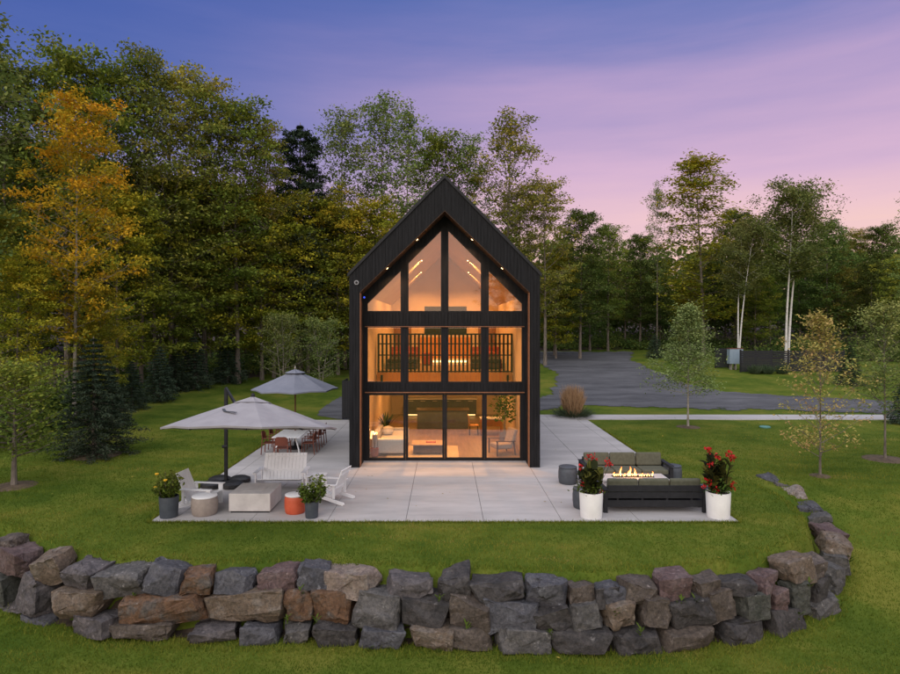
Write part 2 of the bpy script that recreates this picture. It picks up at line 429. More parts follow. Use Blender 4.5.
def ground(x, y):
    x = np.asarray(x, float); y = np.asarray(y, float)
    low = -1.45 * (1 - sstep(13.0, 21.0, y))
    low = low + np.where(x < -9, 0, 0)
    up = -.03 - .10 * sstep(16.0, 13.0, y)
    s = sstep(.25, .65, sd_wall(x, y))
    z = low - .03 + (up - low + .03) * s
    t = np.maximum(0, y - 36)
    z = z + .06 * t * t / (t + 6)
    lf = np.maximum(0, -x - 9) * sstep(16, 30, y)
    z = z + .035 * lf
    z = z + .02 * np.sin(x * .9 + 1.3 * np.sin(y * .55)) * np.sin(y * .7) * sstep(8.6, 11, np.abs(x)) * sstep(0, 1.5, np.abs(y - 24.5) + np.maximum(0, np.abs(x) - 8))
    return z
def gz(x, y): return float(ground(np.array([x]), np.array([y]))[0])
def at(px, py):
    """the ground point seen at a measured place of the photograph"""
    lo, hi = 8.0, 200.0
    prev = lo
    Y = lo
    while Y < hi:
        X = (px - PX0) / F * Y; z = CAMH - (py - PY0) / F * Y
        if z < gz(X, Y): break
        prev = Y; Y *= 1.01
    a, b = prev, Y
    for _ in range(30):
        m = .5 * (a + b)
        if CAMH - (py - PY0) / F * m < gz((px - PX0) / F * m, m): b = m
        else: a = m
    return ((px - PX0) / F * a, a)

def axis(segs):
    r = []
    for a, b, s in segs: r += list(np.arange(a, b, s))
    return np.array(r + [segs[-1][1]])
gx = axis([(-420, -60, 30), (-60, -16, 2), (-16, 14, .14), (14, 40, 1), (40, 80, 4), (80, 420, 34)])
gy = axis([(-900, -120, 60), (-120, 4, 10), (4, 9, 1), (9, 23, .14), (23, 80, .75), (80, 130, 5), (130, 620, 35)])
GX, GY = np.meshgrid(gx, gy)
GZ = ground(GX, GY)
nx, ny = len(gx), len(gy)
me = bpy.data.meshes.new('ground')
idx = np.arange(nx * ny).reshape(ny, nx)
quads = np.stack([idx[:-1, :-1], idx[:-1, 1:], idx[1:, 1:], idx[1:, :-1]], axis=-1).reshape(-1, 4)
me.vertices.add(nx * ny); me.vertices.foreach_set('co', np.stack([GX, GY, GZ], -1).astype(np.float32).ravel())
me.loops.add(quads.size); me.loops.foreach_set('vertex_index', quads.astype(np.int32).ravel())
me.polygons.add(len(quads)); me.polygons.foreach_set('loop_start', np.arange(0, quads.size, 4, dtype=np.int32))
try: me.polygons.foreach_set('loop_total', np.full(len(quads), 4, dtype=np.int32))
except Exception: pass
me.update(calc_edges=True)
me.polygons.foreach_set('use_smooth', [True] * len(me.polygons))
me.materials.append(MATS['lawn'])
g_ob = bpy.data.objects.new('ground', me); COL.objects.link(g_ob); struct(g_ob)

def inpoly(poly, x, y):
    ins = np.zeros(x.shape, bool); j = len(poly) - 1
    for i in range(len(poly)):
        xi, yi = poly[i]; xj, yj = poly[j]
        if yi != yj:
            ins ^= ((yi > y) != (yj > y)) & (x < (xj - xi) * (y - yi) / (yj - yi) + xi)
        j = i
    return ins
def sheet(name, poly, m, cell, lift, wob=.25):
    p = np.array(poly); x = np.arange(p[:, 0].min() - 1, p[:, 0].max() + 1, cell); y = np.arange(p[:, 1].min() - 1, p[:, 1].max() + 1, cell)
    X, Y = np.meshgrid(x, y)
    def hh(a, b): return wob * (np.sin(a * 1.9 + b * .8) + .6 * np.sin(b * 3.1 - a * 1.1) + .4 * np.sin(a * 6.3 + b * 5.1))
    keep = inpoly(poly, X + hh(X, Y) * .5, Y + hh(Y, X))
    xs, ys = X[keep], Y[keep]; h = cell * .5
    cs = [(xs - h, ys - h), (xs + h, ys - h), (xs + h, ys + h), (xs - h, ys + h)]
    V = np.stack([np.stack([a, b, ground(a, b) + lift], -1) for a, b in cs], axis=1)
    ob = np_mesh(name, V, 4, m); bm = bmesh.new(); bm.from_mesh(ob.data); bmesh.ops.remove_doubles(bm, verts=bm.verts, dist=.001)
    bm.to_mesh(ob.data); bm.free(); ob.data.polygons.foreach_set('use_smooth', [True] * len(ob.data.polygons))
    return struct(ob)

# gravel drive (outline measured on the ground)
drive_px = [(470, 352.5), (545, 351.8), (632, 352.0), (630, 360), (655, 371), (685, 384), (720, 391.5), (790, 396.5), (860, 400), (930, 402), (930, 416), (850, 413), (780, 410.5), (700, 408.5),
            (640, 407), (590, 406), (562, 406.5), (545, 411), (500, 411), (500, 402), (541, 398.5), (551, 393), (556, 383), (557, 372), (540, 364), (470, 362)]
sheet('gravel_drive', [at(*p) for p in drive_px], 'gravel', .2, .025, .3)
path_px = [(345, 420), (318, 416), (321, 409), (331, 402), (341, 397), (352, 396), (352, 419)]
sheet('gravel_path', [at(*p) for p in path_px], 'gravel', .1, .02, .08)

# patio: slabs with open joints, and the walkway
b = MB()
xe = [-7.76, -7.2, -5.15, -3.1, -1.03, 1.03, 3.1, 5.15, 7.2, 7.76]; ye = [16.1, 19.1, 22.1, 25.2, 28.3, 31.2, 33.1]
for i in range(len(xe) - 1):
    for j in range(len(ye) - 1):
        b.box(xe[i] + .006, xe[i + 1] - .006, ye[j] + .005, ye[j + 1] - .005, -.14, 0)
struct(b.build('patio', 'concrete', bevel=.004))
struct(MB().box(-7.74, 7.74, 16.12, 33.08, -.16, -.015).build('patio_joint', 'joint'))
b = MB()
for k in range(14): b.box(3.6 + 2.1 * k + .006, 3.6 + 2.1 * (k + 1) - .006, 33.3, 35.0, -.14, .0)
struct(b.build('walkway', 'concrete', bevel=.004))
b = MB(); b.box(3.6, 7.2, 33.11, 33.29, -.14, -.002); struct(b.build('walkway_strip', 'concrete'))

# ------------------------------------------------------------------ the house
HY, GY0, HB = 22.1, 23.0, 35.0
H = thing('gable_house', 'narrow black gabled house with a tall glass front and warm lit rooms', 'house', (0, HY, 0))
def hb(mb, name, m, parent=None, bevel=0, smooth=False):
    """house pieces are modelled in world coordinates and parented to the house base"""
    for i, v in enumerate(mb.v): mb.v[i] = (v[0], v[1] - HY, v[2])
    return mb.build(name, m, parent or H, bevel, smooth)
XO, XI = 3.46, 3.08
def zo(x): return 10.58 - abs(x) * 1.018
def zi(x): return 9.32 - abs(x) * .961
# side walls and roof shells
for s in (-1, 1):
    xa, xb = sorted((s * XI, s * XO))
    hb(MB().box(xa, xb, HY + .03, HB, 0, 6.35), 'wall', 'black_board')
    b = MB()
    P = [(s * XO, 6.35), (s * XO, zo(XO)), (0, zo(0)), (0, zi(0)), (s * XI, 6.36), (s * XI, 6.35)]
    if s > 0: P = P[:]
    else: P = P[::-1]
    b.prism_y(P, HY + .03, HB)
    hb(b, 'roof', 'roof_metal')
# board cladding of the front: narrow vertical boards with shadow gaps
b = MB(); n = 58; wv = 2 * XO / n
for i in range(n):
    x0 = -XO + i * wv + .004; x1 = -XO + (i + 1) * wv - .004; xm = .5 * (x0 + x1)
    if abs(xm) > XI:
        P = [(x0, 0), (x1, 0), (x1, zo(x1) - .03), (x0, zo(x0) - .03)]
        if max(abs(x0), abs(x1)) > XI > min(abs(x0), abs(x1)):
            if xm < 0: P[1] = (-XI, 0); P[2] = (-XI, zo(XI) - .03)
            else: P[0] = (XI, 0); P[3] = (XI, zo(XI) - .03)
    else:
        P = [(x0, zi(x0)), (x1, zi(x1)), (x1, zo(x1) - .03), (x0, zo(x0) - .03)]
        if x0 < 0 < x1: P = [(x0, zi(x0)), (0, zi(0)), (x1, zi(x1)), (x1, zo(x1) - .03), (0, zo(0) - .03), (x0, zo(x0) - .03)]
    b.prism_y(P, HY + (.002 if i % 2 else .0), HY + .028)
hb(b, 'cladding', 'black_board')
# raised metal edge of the roof
for s in (-1, 1):
    b = MB(); t = .10
    P = [(s * (XO + .06), zo(XO + .06) - .10), (s * (XO + .06), zo(XO + .06) + .035), (0, zo(0) + .035), (0, zo(0) - .10)]
    b.prism_y(P if s > 0 else P[::-1], HY - .05, HY - .002)
    hb(b, 'roof_edge', 'roof_metal')
    b = MB(); P = [(s * (XO + .06), zo(XO + .06) + .004), (s * (XO + .06), zo(XO + .06) + .035), (0, zo(0) + .035), (0, zo(0) + .004)]
    b.prism_y(P if s > 0 else P[::-1], HY, HB)
    hb(b, 'roof_sheet', 'roof_metal')
# cedar lining of the recess
for s in (-1, 1):
    xa, xb = sorted((s * (XI - .022), s * (XI - .002)))
    hb(MB().box(xa, xb, HY + .33, GY0 - .002, .02, 6.33), 'recess_lining', 'black_board'); hb(MB().box(xa, xb, HY + .012, HY + .328, .02, 6.33), 'recess_trim', 'cedar')
    P = [(s * (XI - .002), 6.355), (0, zi(0) - .003), (0, zi(0) - .026), (s * (XI - .002), 6.333)]
    b = MB(); b.prism_y(P[::-1] if s > 0 else P, HY + .012, GY0 - .002); hb(b, 'soffit', 'dark_wood')
# downlights in the soffit
for x, yy in ((-1.02, HY + .30), (1.02, HY + .30), (-2.12, HY + .30), (2.12, HY + .30)):
    z = zi(x) - .028; s = 1 if x > 0 else -1
    nrm = Vector((-s * .69, 0, -.72))
    b = MB(); b.tube([Vector((x, yy, z)), Vector((x, yy, z)) + nrm * .018], .055, 14)
    lo_ = hb(b, 'downlight', 'black_metal')
    b = MB(); b.tube([Vector((x, yy, z)) + nrm * .019, Vector((x, yy, z)) + nrm * .026], .042, 14)
    hb(b, 'bulb', 'bulb', lo_)
    ld = bpy.data.lights.new('downlight_lamp', 'SPOT'); ld.energy = 60; ld.color = (1, .55, .25); ld.spot_size = R(110); ld.spot_blend = .8; ld.shadow_soft_size = .03
    lo = bpy.data.objects.new('downlight_lamp', ld); COL.objects.link(lo); lo.parent = H; lo.location = Vector((x, yy - HY, z)) + nrm * .05
    lo.rotation_euler = (-Vector((-s * .25, .35, -1))).to_track_quat('Z', 'Y').to_euler()

# glazed front set back in the recess
FX = [(-2.95, -1.62), (-1.41, -.10), (.10, 1.41), (1.62, 2.95)]     # openings of the two upper rows
DX = [(-2.93, -1.47), (-1.47, .0), (.0, 1.50), (1.50, 2.93)]          # sliding panels
FD0, FD1 = GY0, GY0 + .16
LI = XI - .023
def topz(x): return 8.91 - abs(x) * .99
b = MB()
b.box(-LI, LI, FD0, FD1, 2.60, 2.98); b.box(-LI, LI, FD0, FD1, 5.11, 5.65)
b.box(-LI, LI, FD0, FD1, .0, .06); b.box(-LI, -2.93, FD0, FD1, .06, 2.60); b.box(2.93, LI, FD0, FD1, .06, 2.60)
posts = [(-LI, -2.95), (-1.62, -1.41), (-.10, .10), (1.41, 1.62), (2.95, LI)]
for x0, x1 in posts:
    b.box(x0, x1, FD0, FD1, 2.98, 5.11)
    if x0 < 0 < x1: P = [(x0, 5.65), (x1, 5.65), (x1, topz(x1)), (0, topz(0)), (x0, topz(x0))]
    else: P = [(x0, 5.65), (x1, 5.65), (x1, max(5.66, topz(x1))), (x0, max(5.66, topz(x0)))]
    b.prism_y(P, FD0, FD1)
for s in (-1, 1):
    P = [(s * LI, topz(LI)), (s * LI, zi(LI) - .03), (0, zi(0) - .03), (0, topz(0))]
    b.prism_y(P if s > 0 else P[::-1], FD0, FD1)
hb(b, 'front_frame', 'black_board')
# ribbed boards over the two cross bands
b = MB()
for z0, z1 in ((2.66, 2.975), (5.13, 5.645)):
    k = 50; ww = 2 * LI / k; b = MB()
    for i in range(k): b.box(-LI + i * ww + .006, -LI + (i + 1) * ww - .006, FD0 - .02, FD0 - .001, z0, z1)
    hb(b, 'cross_band', 'black_board')
hb(MB().box(-LI + .05, LI - .05, FD0 - .07, FD0 - .002, 2.605, 2.64), 'door_head_ledge', 'cedar', bevel=.004)
hb(MB().box(-LI + .05, LI - .05, FD0 - .06, FD0 - .002, 5.085, 5.115), 'window_head_ledge', 'cedar', bevel=.004)
hb(MB().box(-LI, LI, FD0 - .05, FD0 - .002, .0, .045), 'sill', 'screen_grey', bevel=.004)
def window(poly, name='window', y=FD0 + .02, fw=.045):
    cx = sum(p[0] for p in poly) / len(poly); cz = sum(p[1] for p in poly) / len(poly)
    n = len(poly); inner = []
    # inset polygon
    for i in range(n):
        p0, p1, p2 = Vector(poly[i - 1]), Vector(poly[i]), Vector(poly[(i + 1) % n])
        d1 = (p1 - p0).normalized(); d2 = (p2 - p1).normalized(); n1 = Vector((-d1.y, d1.x)); n2 = Vector((-d2.y, d2.x))
        k = fw / max(.25, 1 + n1.dot(n2)); inner.append(tuple(p1 + (n1 + n2) * k))
    b = MB()
    for i in range(n):
        j = (i + 1) % n
        b.prism_y([poly[i], poly[j], inner[j], inner[i]], y - .005, y + .07)
    f = hb(b, name, 'black_metal')
    g = MB(); g.prism_y(inner, y + .03, y + .038); hb(g, 'pane', 'glass', f)
    return f
for x0, x1 in FX:
    window([(x0, 2.98), (x1, 2.98), (x1, 5.11), (x0, 5.11)])
    P = [(x0, 5.65), (x1, 5.65), (x1, topz(x1)), (x0, topz(x0))]
    window(P)
for i, (x0, x1) in enumerate(DX):
    yy = FD0 + (.02 if i in (0, 3) else .075)
    f = window([(x0 + .002, .06), (x1 - .002, .06), (x1 - .002, 2.598), (x0 + .002, 2.598)], 'sliding_door', yy, .085)
    if i in (1, 2):
        xh = x1 - .06 if i == 1 else x0 + .06
        hb(MB().box(xh - .012, xh + .012, yy - .05, yy - .006, .95, 1.25), 'handle', 'black_metal', f)
# inside shell
hb(MB().box(-3.05, 3.05, FD1, HB - .2, -.02, .05), 'floor', 'floor_wood')
hb(MB().box(-XI, XI, HB - .2, HB - .02, .05, 9.2), 'rear_wall', 'plaster')
for s in (-1, 1):
    xa, xb = sorted((s * (XI - .05), s * (XI - .003)))
    hb(MB().box(xa, xb, FD1 + .01, HB - .21, .06, 6.3), 'inner_wall', 'plaster')
    P = [(s * (XI - .06), 6.31), (0, zi(0) - .04), (0, zi(0) - .075), (s * (XI - .06), 6.27)]
    b = MB(); b.prism_y(P[::-1] if s > 0 else P, FD1 + .01, HB - .21); hb(b, 'ceiling', 'plaster')
LY = 27.0
hb(MB().box(-3.02, 3.02, LY, HB - .21, 2.72, 2.95), 'loft_floor', 'floor_wood')
b = MB(); k = 26
for i in range(k): b.box(-3.0 + i * 6.0 / k + .004, -3.0 + (i + 1) * 6.0 / k - .004, LY - .03, LY - .002, 2.56, 3.06)
hb(b, 'loft_fascia', 'orange_wood')
rail = hb(MB().box(-2.95, 3.0, LY - .02, LY + .03, 4.72, 4.78).box(-2.95, 3.0, LY - .02, LY + .03, 4.30, 4.35).box(-2.95, 3.0, LY - .02, LY + .03, 3.80, 3.85).box(-2.95, 3.0, LY - .02, LY + .03, 3.07, 3.12), 'loft_railing', 'black_metal')
b = MB()
for i in range(34): x = -2.93 + i * 5.9 / 33; b.box(x - .042, x + .042, LY - .028, LY + .04, 3.05, 4.76)
hb(b, 'baluster', 'black_metal', rail)
# rear wall features
b = MB()
for i in range(12): b.box(-1.55 + i * .26 + .004, -1.55 + (i + 1) * .26 - .004, HB - .25, HB - .205, 3.25, 4.45)
hb(b, 'wood_panel', 'orange_wood')
hb(MB().box(-1.2, 1.3, HB - .34, HB - .26, 3.03, 3.12), 'light_strip', 'led')
rw = hb(MB().box(-1.15, 1.25, HB - .26, HB - .205, 4.65, 6.2), 'rear_window', 'black_metal')
hb(MB().box(-1.07, 1.17, HB - .275, HB - .262, 4.73, 6.12), 'pane', 'black_metal', rw)
for xx in (-2.4, 2.4):
    b = MB()
    for i in range(5): b.box(xx - .5 + i * .2 + .006, xx - .5 + (i + 1) * .2 - .006, HB - .25, HB - .205, 3.0, 5.2)
    hb(b, 'wood_panel', 'cedar')
# sconces on the loft fascia
for x in (-2.78, 2.78):
    s_ = hb(MB().tube([(x, LY - .09, 2.66), (x, LY - .09, 2.95)], .05, 10).box(x - .02, x + .02, LY - .06, LY - .03, 2.75, 2.85), 'sconce', 'black_metal')
    hb(MB().tube([(x, LY - .09, 2.63), (x, LY - .09, 2.655)], .04, 10), 'bulb', 'bulb', s_)
# ceiling lamps: recessed discs with their own light
def lamp(x, y, z, e, r=.06, kind='SPOT', col=(1, .43, .12), sp=165):
    s_ = hb(MB().tube([(x, y, z), (x, y, z + .02)], .06, 14), 'ceiling_lamp', 'bulb')
    ld = bpy.data.lights.new('ceiling_lamp_light', kind); ld.energy = e; ld.color = col; ld.shadow_soft_size = r; ld.spot_size = R(sp); ld.spot_blend = .7
    lo = bpy.data.objects.new('ceiling_lamp_light', ld); COL.objects.link(lo); lo.parent = H; lo.location = (x, y - HY, z - .03)
for x, y, e in ((-1.8, 28.6, 240), (.0, 28.6, 170), (1.8, 28.6, 240), (-1.8, 32.2, 170), (1.8, 32.2, 170)): lamp(x, y, 2.695, e)
for x, y, e, sp_ in ((-1.3, 24.4, 2300, 66), (1.3, 24.4, 2300, 66), (-1.1, 28.5, 900, 150), (1.1, 28.5, 900, 150), (1.3, 32.8, 820, 140), (-1.3, 32.8, 820, 140)): lamp(x, y, zi(x) - .115, e, sp=sp_)
# toe-kick strip of the kitchen run
kit = thing('kitchen_counter', 'long dark kitchen counter with lit toe kick along the rear wall', 'kitchen counter', (0, 0, 0))
kit.location = (0, 33.9, .05)
b = MB()
for i in range(6): b.box(-2.2 + i * .66 + .004, -2.2 + (i + 1) * .66 - .004, -.02, .8, .12, .95)
b.build('cabinet', 'cabinet', kit)
MB().box(-2.24, 1.80, -.05, .82, .952, 1.0).build('worktop', 'counter_white', kit)
MB().box(-2.15, 1.7, .06, .8, 0, .118).build('plinth', 'counter_white', kit)
MB().box(-2.15, 1.7, .035, .057, .085, .112).build('light_strip', 'led', kit)
for i in range(6): MB().box(-2.2 + i * .66 + .2, -2.2 + i * .66 + .46, -.045, -.021, .86, .88).build('handle', 'counter_white', kit)
isl = thing('kitchen_island', 'dark panelled kitchen island behind the coffee table', 'kitchen island', (-.1, 30.3, .05))
MB().box(-1.25, 1.25, -.4, .4, .02, .9).build('cabinet', 'cabinet', isl)
MB().box(-1.3, 1.3, -.45, .45, .902, .94).build('worktop', 'dark_wood', isl)

# ------------------------------------------------------------------ furniture inside
t = thing('living_rug', 'golden woven rug under the coffee table', 'rug', (-.5, 24.4, .052)); MB().box(-1.75, 1.05, -.95, 1.35, 0, .012).build('pile', 'rug', t)
t = thing('indoor_sofa', 'pale linen sofa end-on behind the left glass door', 'sofa', (-2.0, 24.9, .052))
MB().box(-.62, .45, -.9, 1.4, .10, .42).build('base', 'sofa_linen', t, .04)
MB().box(-.62, .45, -1.12, -.91, .10, .66).build('armrest', 'sofa_linen', t, .05)
MB().box(-.62, .45, 1.41, 1.62, .10, .66).build('armrest', 'sofa_linen', t, .05)
MB().box(-.84, -.63, -1.12, 1.62, .10, .84).build('backrest', 'sofa_linen', t, .05)
for k in range(2): MB().box(-.60, .43, -.88 + k * 1.14, .24 + k * 1.14, .425, .56).build('cushion', 'sofa_linen', t, .04)
MB().box(-.55, .40, -.8, 1.3, .0, .098).build('plinth', 'dark_cloth', t)
t2 = thing('throw_pillow', 'cream pillow propped on the indoor sofa', 'pillow', (-2.35, 25.3, .62))
MB().lathe([(.02, 0), (.18, .03), (.24, .14), (.2, .3), (.03, .36)], 14).build('cover', 'sofa_linen', t2, 0, True)
t = thing('coffee_table', 'dark wood block coffee table on the golden rug', 'coffee table', (-.62, 24.4, .066))
MB().box(-.62, .58, -.42, .42, .05, .36).build('body', 'dark_wood', t, .01); MB().box(-.68, .64, -.48, .48, .362, .40).build('tabletop', 'pine_lining', t, .008); MB().box(-.5, .46, -.32, .32, 0, .048).build('plinth', 'dark_cloth', t)
t = thing('table_tray', 'small red tray on the indoor coffee table', 'tray', (-.55, 24.4, .468)); MB().box(-.19, .19, -.12, .12, 0, .012).box(-.19, -.175, -.12, .12, .0125, .05).box(.175, .19, -.12, .12, .0125, .05).build('bowl', 'red_cloth', t)
t = thing('terracotta_pot', 'terracotta pot of bare twigs in the left corner of the glass door', 'pot', (-2.72, 23.65, .052))
MB().lathe([(.10, 0), (.15, .05), (.16, .34), (.145, .34), (.13, .30)], 18).build('pot', 'terracotta', t, 0, True)
b = MB(); rr = random.Random(3)
for k in range(7): a = rr.random() * 6.28; b.tube([(0, 0, .25), (.05 * math.cos(a), .05 * math.sin(a), .6), (.15 * math.cos(a), .12 * math.sin(a), .95 + .2 * rr.random())], [.006, .005, .003], 4)
b.build('twig', 'bark', t)

t = thing('floor_lamp', 'glowing floor lamp in the corner beside the indoor sofa', 'lamp', (-2.84, 23.95, .052))
MB().lathe([(.11, 0), (.11, .02), (.012, .03), (.012, .62), (.008, .64)], 16).build('stand', 'black_metal', t); MB().lathe([(.07, .65), (.085, .66), (.065, .92), (.05, .93)], 18).build('lamp_shade', 'shade_lit', t, 0, True)
ld = bpy.data.lights.new('floor_lamp_light', 'POINT'); ld.energy = 28; ld.color = (1, .46, .14); ld.shadow_soft_size = .05
lo = bpy.data.objects.new('floor_lamp_light', ld); COL.objects.link(lo); lo.parent = t; lo.location = (.12, .05, 1.0)

def strip_leaf(base, az_, length, width, lift, droop, nseg=5):
    """a curved blade, as quads (nseg,4,3)"""
    d = np.array([math.cos(az_), math.sin(az_), 0]); s = np.array([-d[1], d[0], 0]); q = []
    prev = None
    for i in range(nseg + 1):
        t_ = i / nseg
        c = np.array(base) + d * length * math.cos(lift) * t_ + np.array([0, 0, 1]) * (length * math.sin(lift) * t_ - droop * length * t_ * t_)
        wd = width * (math.sin(math.pi * min(1, .12 + t_ * .88)) ** .8) * .5 + .001
        a_, b_ = c - s * wd, c + s * wd
        if prev is not None: q.append(np.stack([prev[0], prev[1], b_, a_]))
        prev = (a_, b_)
    return q
def blades(name, m, parent, specs, seed=0):
    rng = np.random.default_rng(seed); Q = []; T = []
    for sp in specs:
        q = strip_leaf(*sp); Q += q; T += [rng.random()] * len(q)
    return np_mesh(name, np.array(Q), 4, m, parent, T)
t = thing('agave_plant', 'spiky potted houseplant standing beside the indoor sofa', 'houseplant', (-2.55, 26.35, .052))
MB().lathe([(.15, 0), (.2, .06), (.22, .62), (.2, .62), (.19, .57)], 18).build('pot', 'counter_white', t, 0, True)
rr = random.Random(5)
blades('leaf', 'canna_leaf', t, [((0, 0, .55), rr.random() * 6.28, .8 + .5 * rr.random(), .07, 1.0 + .5 * rr.random(), .35) for _ in range(34)], 1)
t = thing('indoor_fig_tree', 'tall leafy houseplant in the right corner of the living room', 'houseplant', (2.55, 26.0, .052))
MB().lathe([(.17, 0), (.22, .06), (.24, .5), (.22, .5), (.2, .45)], 18).build('pot', 'taupe_drum', t, 0, True)
b = MB().tube([(0, 0, .4), (.03, .02, 1.2), (-.04, 0, 2.1)], [.03, .025, .012], 6)
b.build('stem', 'bark_pale', t)
rng = np.random.default_rng(8)
cc = np.stack([rng.normal(0, .24, 420), rng.normal(0, .24, 420), rng.uniform(1.0, 2.45, 420)], -1)
np_mesh('leaf', leaves(cc, .16, rng), 4, 'shrub_leaf', t, rng.random(420))
t = thing('indoor_armchair', 'cushioned wood-armed chair behind the right glass door', 'armchair', (2.25, 24.2, .052), R(-70))
MB().box(-.34, .34, -.34, .34, .24, .44).build('seat', 'taupe_cloth', t, .05)
b = MB(); b.prism_x([(.26, .42), (.40, .42), (.58, .98), (.44, 1.0)], -.34, .34); b.build('backrest', 'taupe_cloth', t, .04)
for s in (-1, 1):
    MB().bar((s * .39, -.42, .58), (s * .39, .42, .54), .07, .03).build('armrest', 'dark_wood', t, .008)
    MB().bar((s * .39, -.36, 0), (s * .39, -.36, .56), .045, .045).build('leg', 'dark_wood', t); MB().bar((s * .39, .42, 0), (s * .39, .34, .53), .045, .045).build('leg', 'dark_wood', t)
t = thing('writing_desk', 'small desk with a pale top near the right inner wall', 'desk', (2.2, 28.6, .052))
MB().box(-.55, .5, -.35, .35, .72, .76).build('tabletop', 'counter_white', t, .005)
for x in (-.5, .45):
    for y in (-.3, .3): MB().box(x - .025, x + .025, y - .025, y + .025, 0, .718).build('leg', 'orange_wood', t)
MB().box(-.5, .45, .27, .3, .3, .715).build('back_panel', 'orange_wood', t)
t = thing('desk_chair', 'brown wooden chair pulled up to the writing desk', 'chair', (1.35, 28.4, .052), R(90))
MB().box(-.22, .22, -.22, .22, .42, .46).build('seat', 'orange_wood', t, .01); b = MB(); b.prism_x([(.18, .5), (.21, .5), (.28, .92), (.25, .92)], -.22, .22); b.build('backrest', 'orange_wood', t)
for x in (-.19, .19):
    for y in (-.19, .19): MB().box(x - .018, x + .018, y - .018, y + .018, 0, .418 if y < 0 else .5).build('leg', 'dark_wood', t)
# loft beds
for s, lab in ((-1, 'dark loft bed with red cushions behind the railing at its left end'), (1, 'dark loft bed with a plain throw behind the railing at its right end')):
    t = thing('loft_bed', lab, 'bed', (s * 2.1, 31.2, 2.952))
    MB().box(-.75, .75, -1.0, 1.0, .05, .30).build('base', 'dark_wood', t, .01); MB().box(-.73, .73, -.98, .98, .305, .52).build('mattress', 'dark_cloth', t, .05)
    MB().box(-.75, .75, 1.005, 1.08, .05, 1.05).build('headboard', 'red_cloth', t, .03)
    for k in (-1, 1): MB().box(k * .36 - .3, k * .36 + .3, .62, .9, .53, .80).build('cushion', 'red_cloth', t, .06)
t = thing('loft_cabinet', 'low reddish cabinet in front of the lit loft panel', 'cabinet', (-.95, 33.3, 2.952)); MB().box(-.3, .3, -.25, .25, .06, .68).build('body', 'red_cloth', t, .01); MB().box(-.28, .28, -.23, .23, 0, .058).build('plinth', 'dark_wood', t)
# security camera and door keypad light on the front
cm = thing('security_camera', 'round black camera on the left gable cladding', 'camera', (-3.19, HY - .002, 6.70))
MB().tube([(0, 0, 0), (0, -.05, 0)], .085, 18).build('housing', 'screen_grey', cm); MB().tube([(0, -.052, 0), (0, -.066, 0)], .045, 16).build('lens', 'black_metal', cm)
cm = thing('indicator_light', 'small blue indicator light in the top left corner of the recess', 'light', (-2.96, HY + .4, 6.18)); MB().tube([(0, 0, 0), (0, -.05, 0)], .05, 12).build('housing', 'black_metal', cm); MB().tube([(0, -.052, 0), (0, -.06, 0)], .035, 12).build('lens', 'blue_led', cm)

# ------------------------------------------------------------------ patio furniture
def adirondack(name, label, cat, W, loc, rz):
    t = thing(name, label, cat, loc, rz); h = W / 2
    ns = 5 if W < 1 else 12
    sl = MB()
    for k in range(7):
        y = -.40 + k * .098; z = .37 - k * .026
        M = Matrix.Translation((0, y, z)) @ Matrix.Rotation(-.26, 4, 'X')
        sl.box(-h + .04, h - .04, -.046, .046, -.011, .011, M)
    sl.build('seat', 'white_paint', t)
    bk = MB(); ww = (2 * h - .06) / ns
    for k in range(ns):
        x = -h + .03 + ww * (k + .5)
        bk.bar((x, .22, .17), (x, .58, 1.0), ww * .92, .022, up=(1, 0, 0)) if False else bk.prism_x([(.205, .17), (.23, .165), (.59, .99), (.565, 1.0)], x - ww * .46, x + ww * .46)
    bk.box(-h + .05, h - .05, .345, .37, .44, .52).box(-h + .05, h - .05, .52, .545, .84, .92)
    bk.build('backrest', 'white_paint', t)
    for s in (-1, 1):
        xa, xb = sorted((s * (h - .035), s * (h + .085))); MB().box(xa - .01 * (s < 0), xb + .01 * (s > 0), -.50, .42, .56, .585).build('armrest', 'white_paint', t, .006)
        xa, xb = sorted((s * (h + .002), s * (h + .032))); MB().box(xa, xb, -.46, -.33, 0, .558).build('front_leg', 'white_paint', t, .004)
        b = MB(); b.prism_x([(-.32, .23), (.62, 0), (.68, .04), (.66, .09), (.30, .17), (-.32, .36)], xa + (.0), xb); b.build('rear_leg', 'white_paint', t, .003)
        MB().box(xa, xb, .30, .38, .18, .558).build('arm_support', 'white_paint', t, .003)
    return t
adirondack('adirondack_chair', 'white slatted armchair beside the taupe drum, facing the concrete block', 'chair', .72, (-6.95, 17.42, 0), R(84))
adirondack('adirondack_chair', 'white slatted armchair behind the small dark planter, facing left', 'chair', .72, (-3.42, 17.95, 0), R(-105))
adirondack('garden_loveseat', 'wide white slatted loveseat facing the concrete block', 'loveseat', 1.42, (-5.15, 19.35, 0), R(2))
t = thing('slatted_side_table', 'low white slatted table between the loveseat and the right white chair', 'side table', (-4.02, 19.1, 0))
b = MB()
for k in range(6): b.box(-.30, .30, -.27 + k * .09, -.19 + k * .09, .46, .485)
b.build('tabletop', 'white_paint', t, .004)
for x in (-.26, .26):
    for y in (-.22, .22): MB().box(x - .025, x + .025, y - .025, y + .025, 0, .459).build('leg', 'white_paint', t)
t = thing('concrete_table', 'square grey concrete block table among the white chairs', 'table', (-5.37, 17.36, 0))
MB().box(-.57, .57, -.58, .58, .045, .53).build('block', 'cast_concrete', t, .012); MB().box(-.53, .53, -.54, .54, 0, .043).build('plinth', 'charcoal', t)
MB().box(-.30, .30, -.30, .30, .531, .536).build('cover_plate', 'cast_concrete', t, .001)
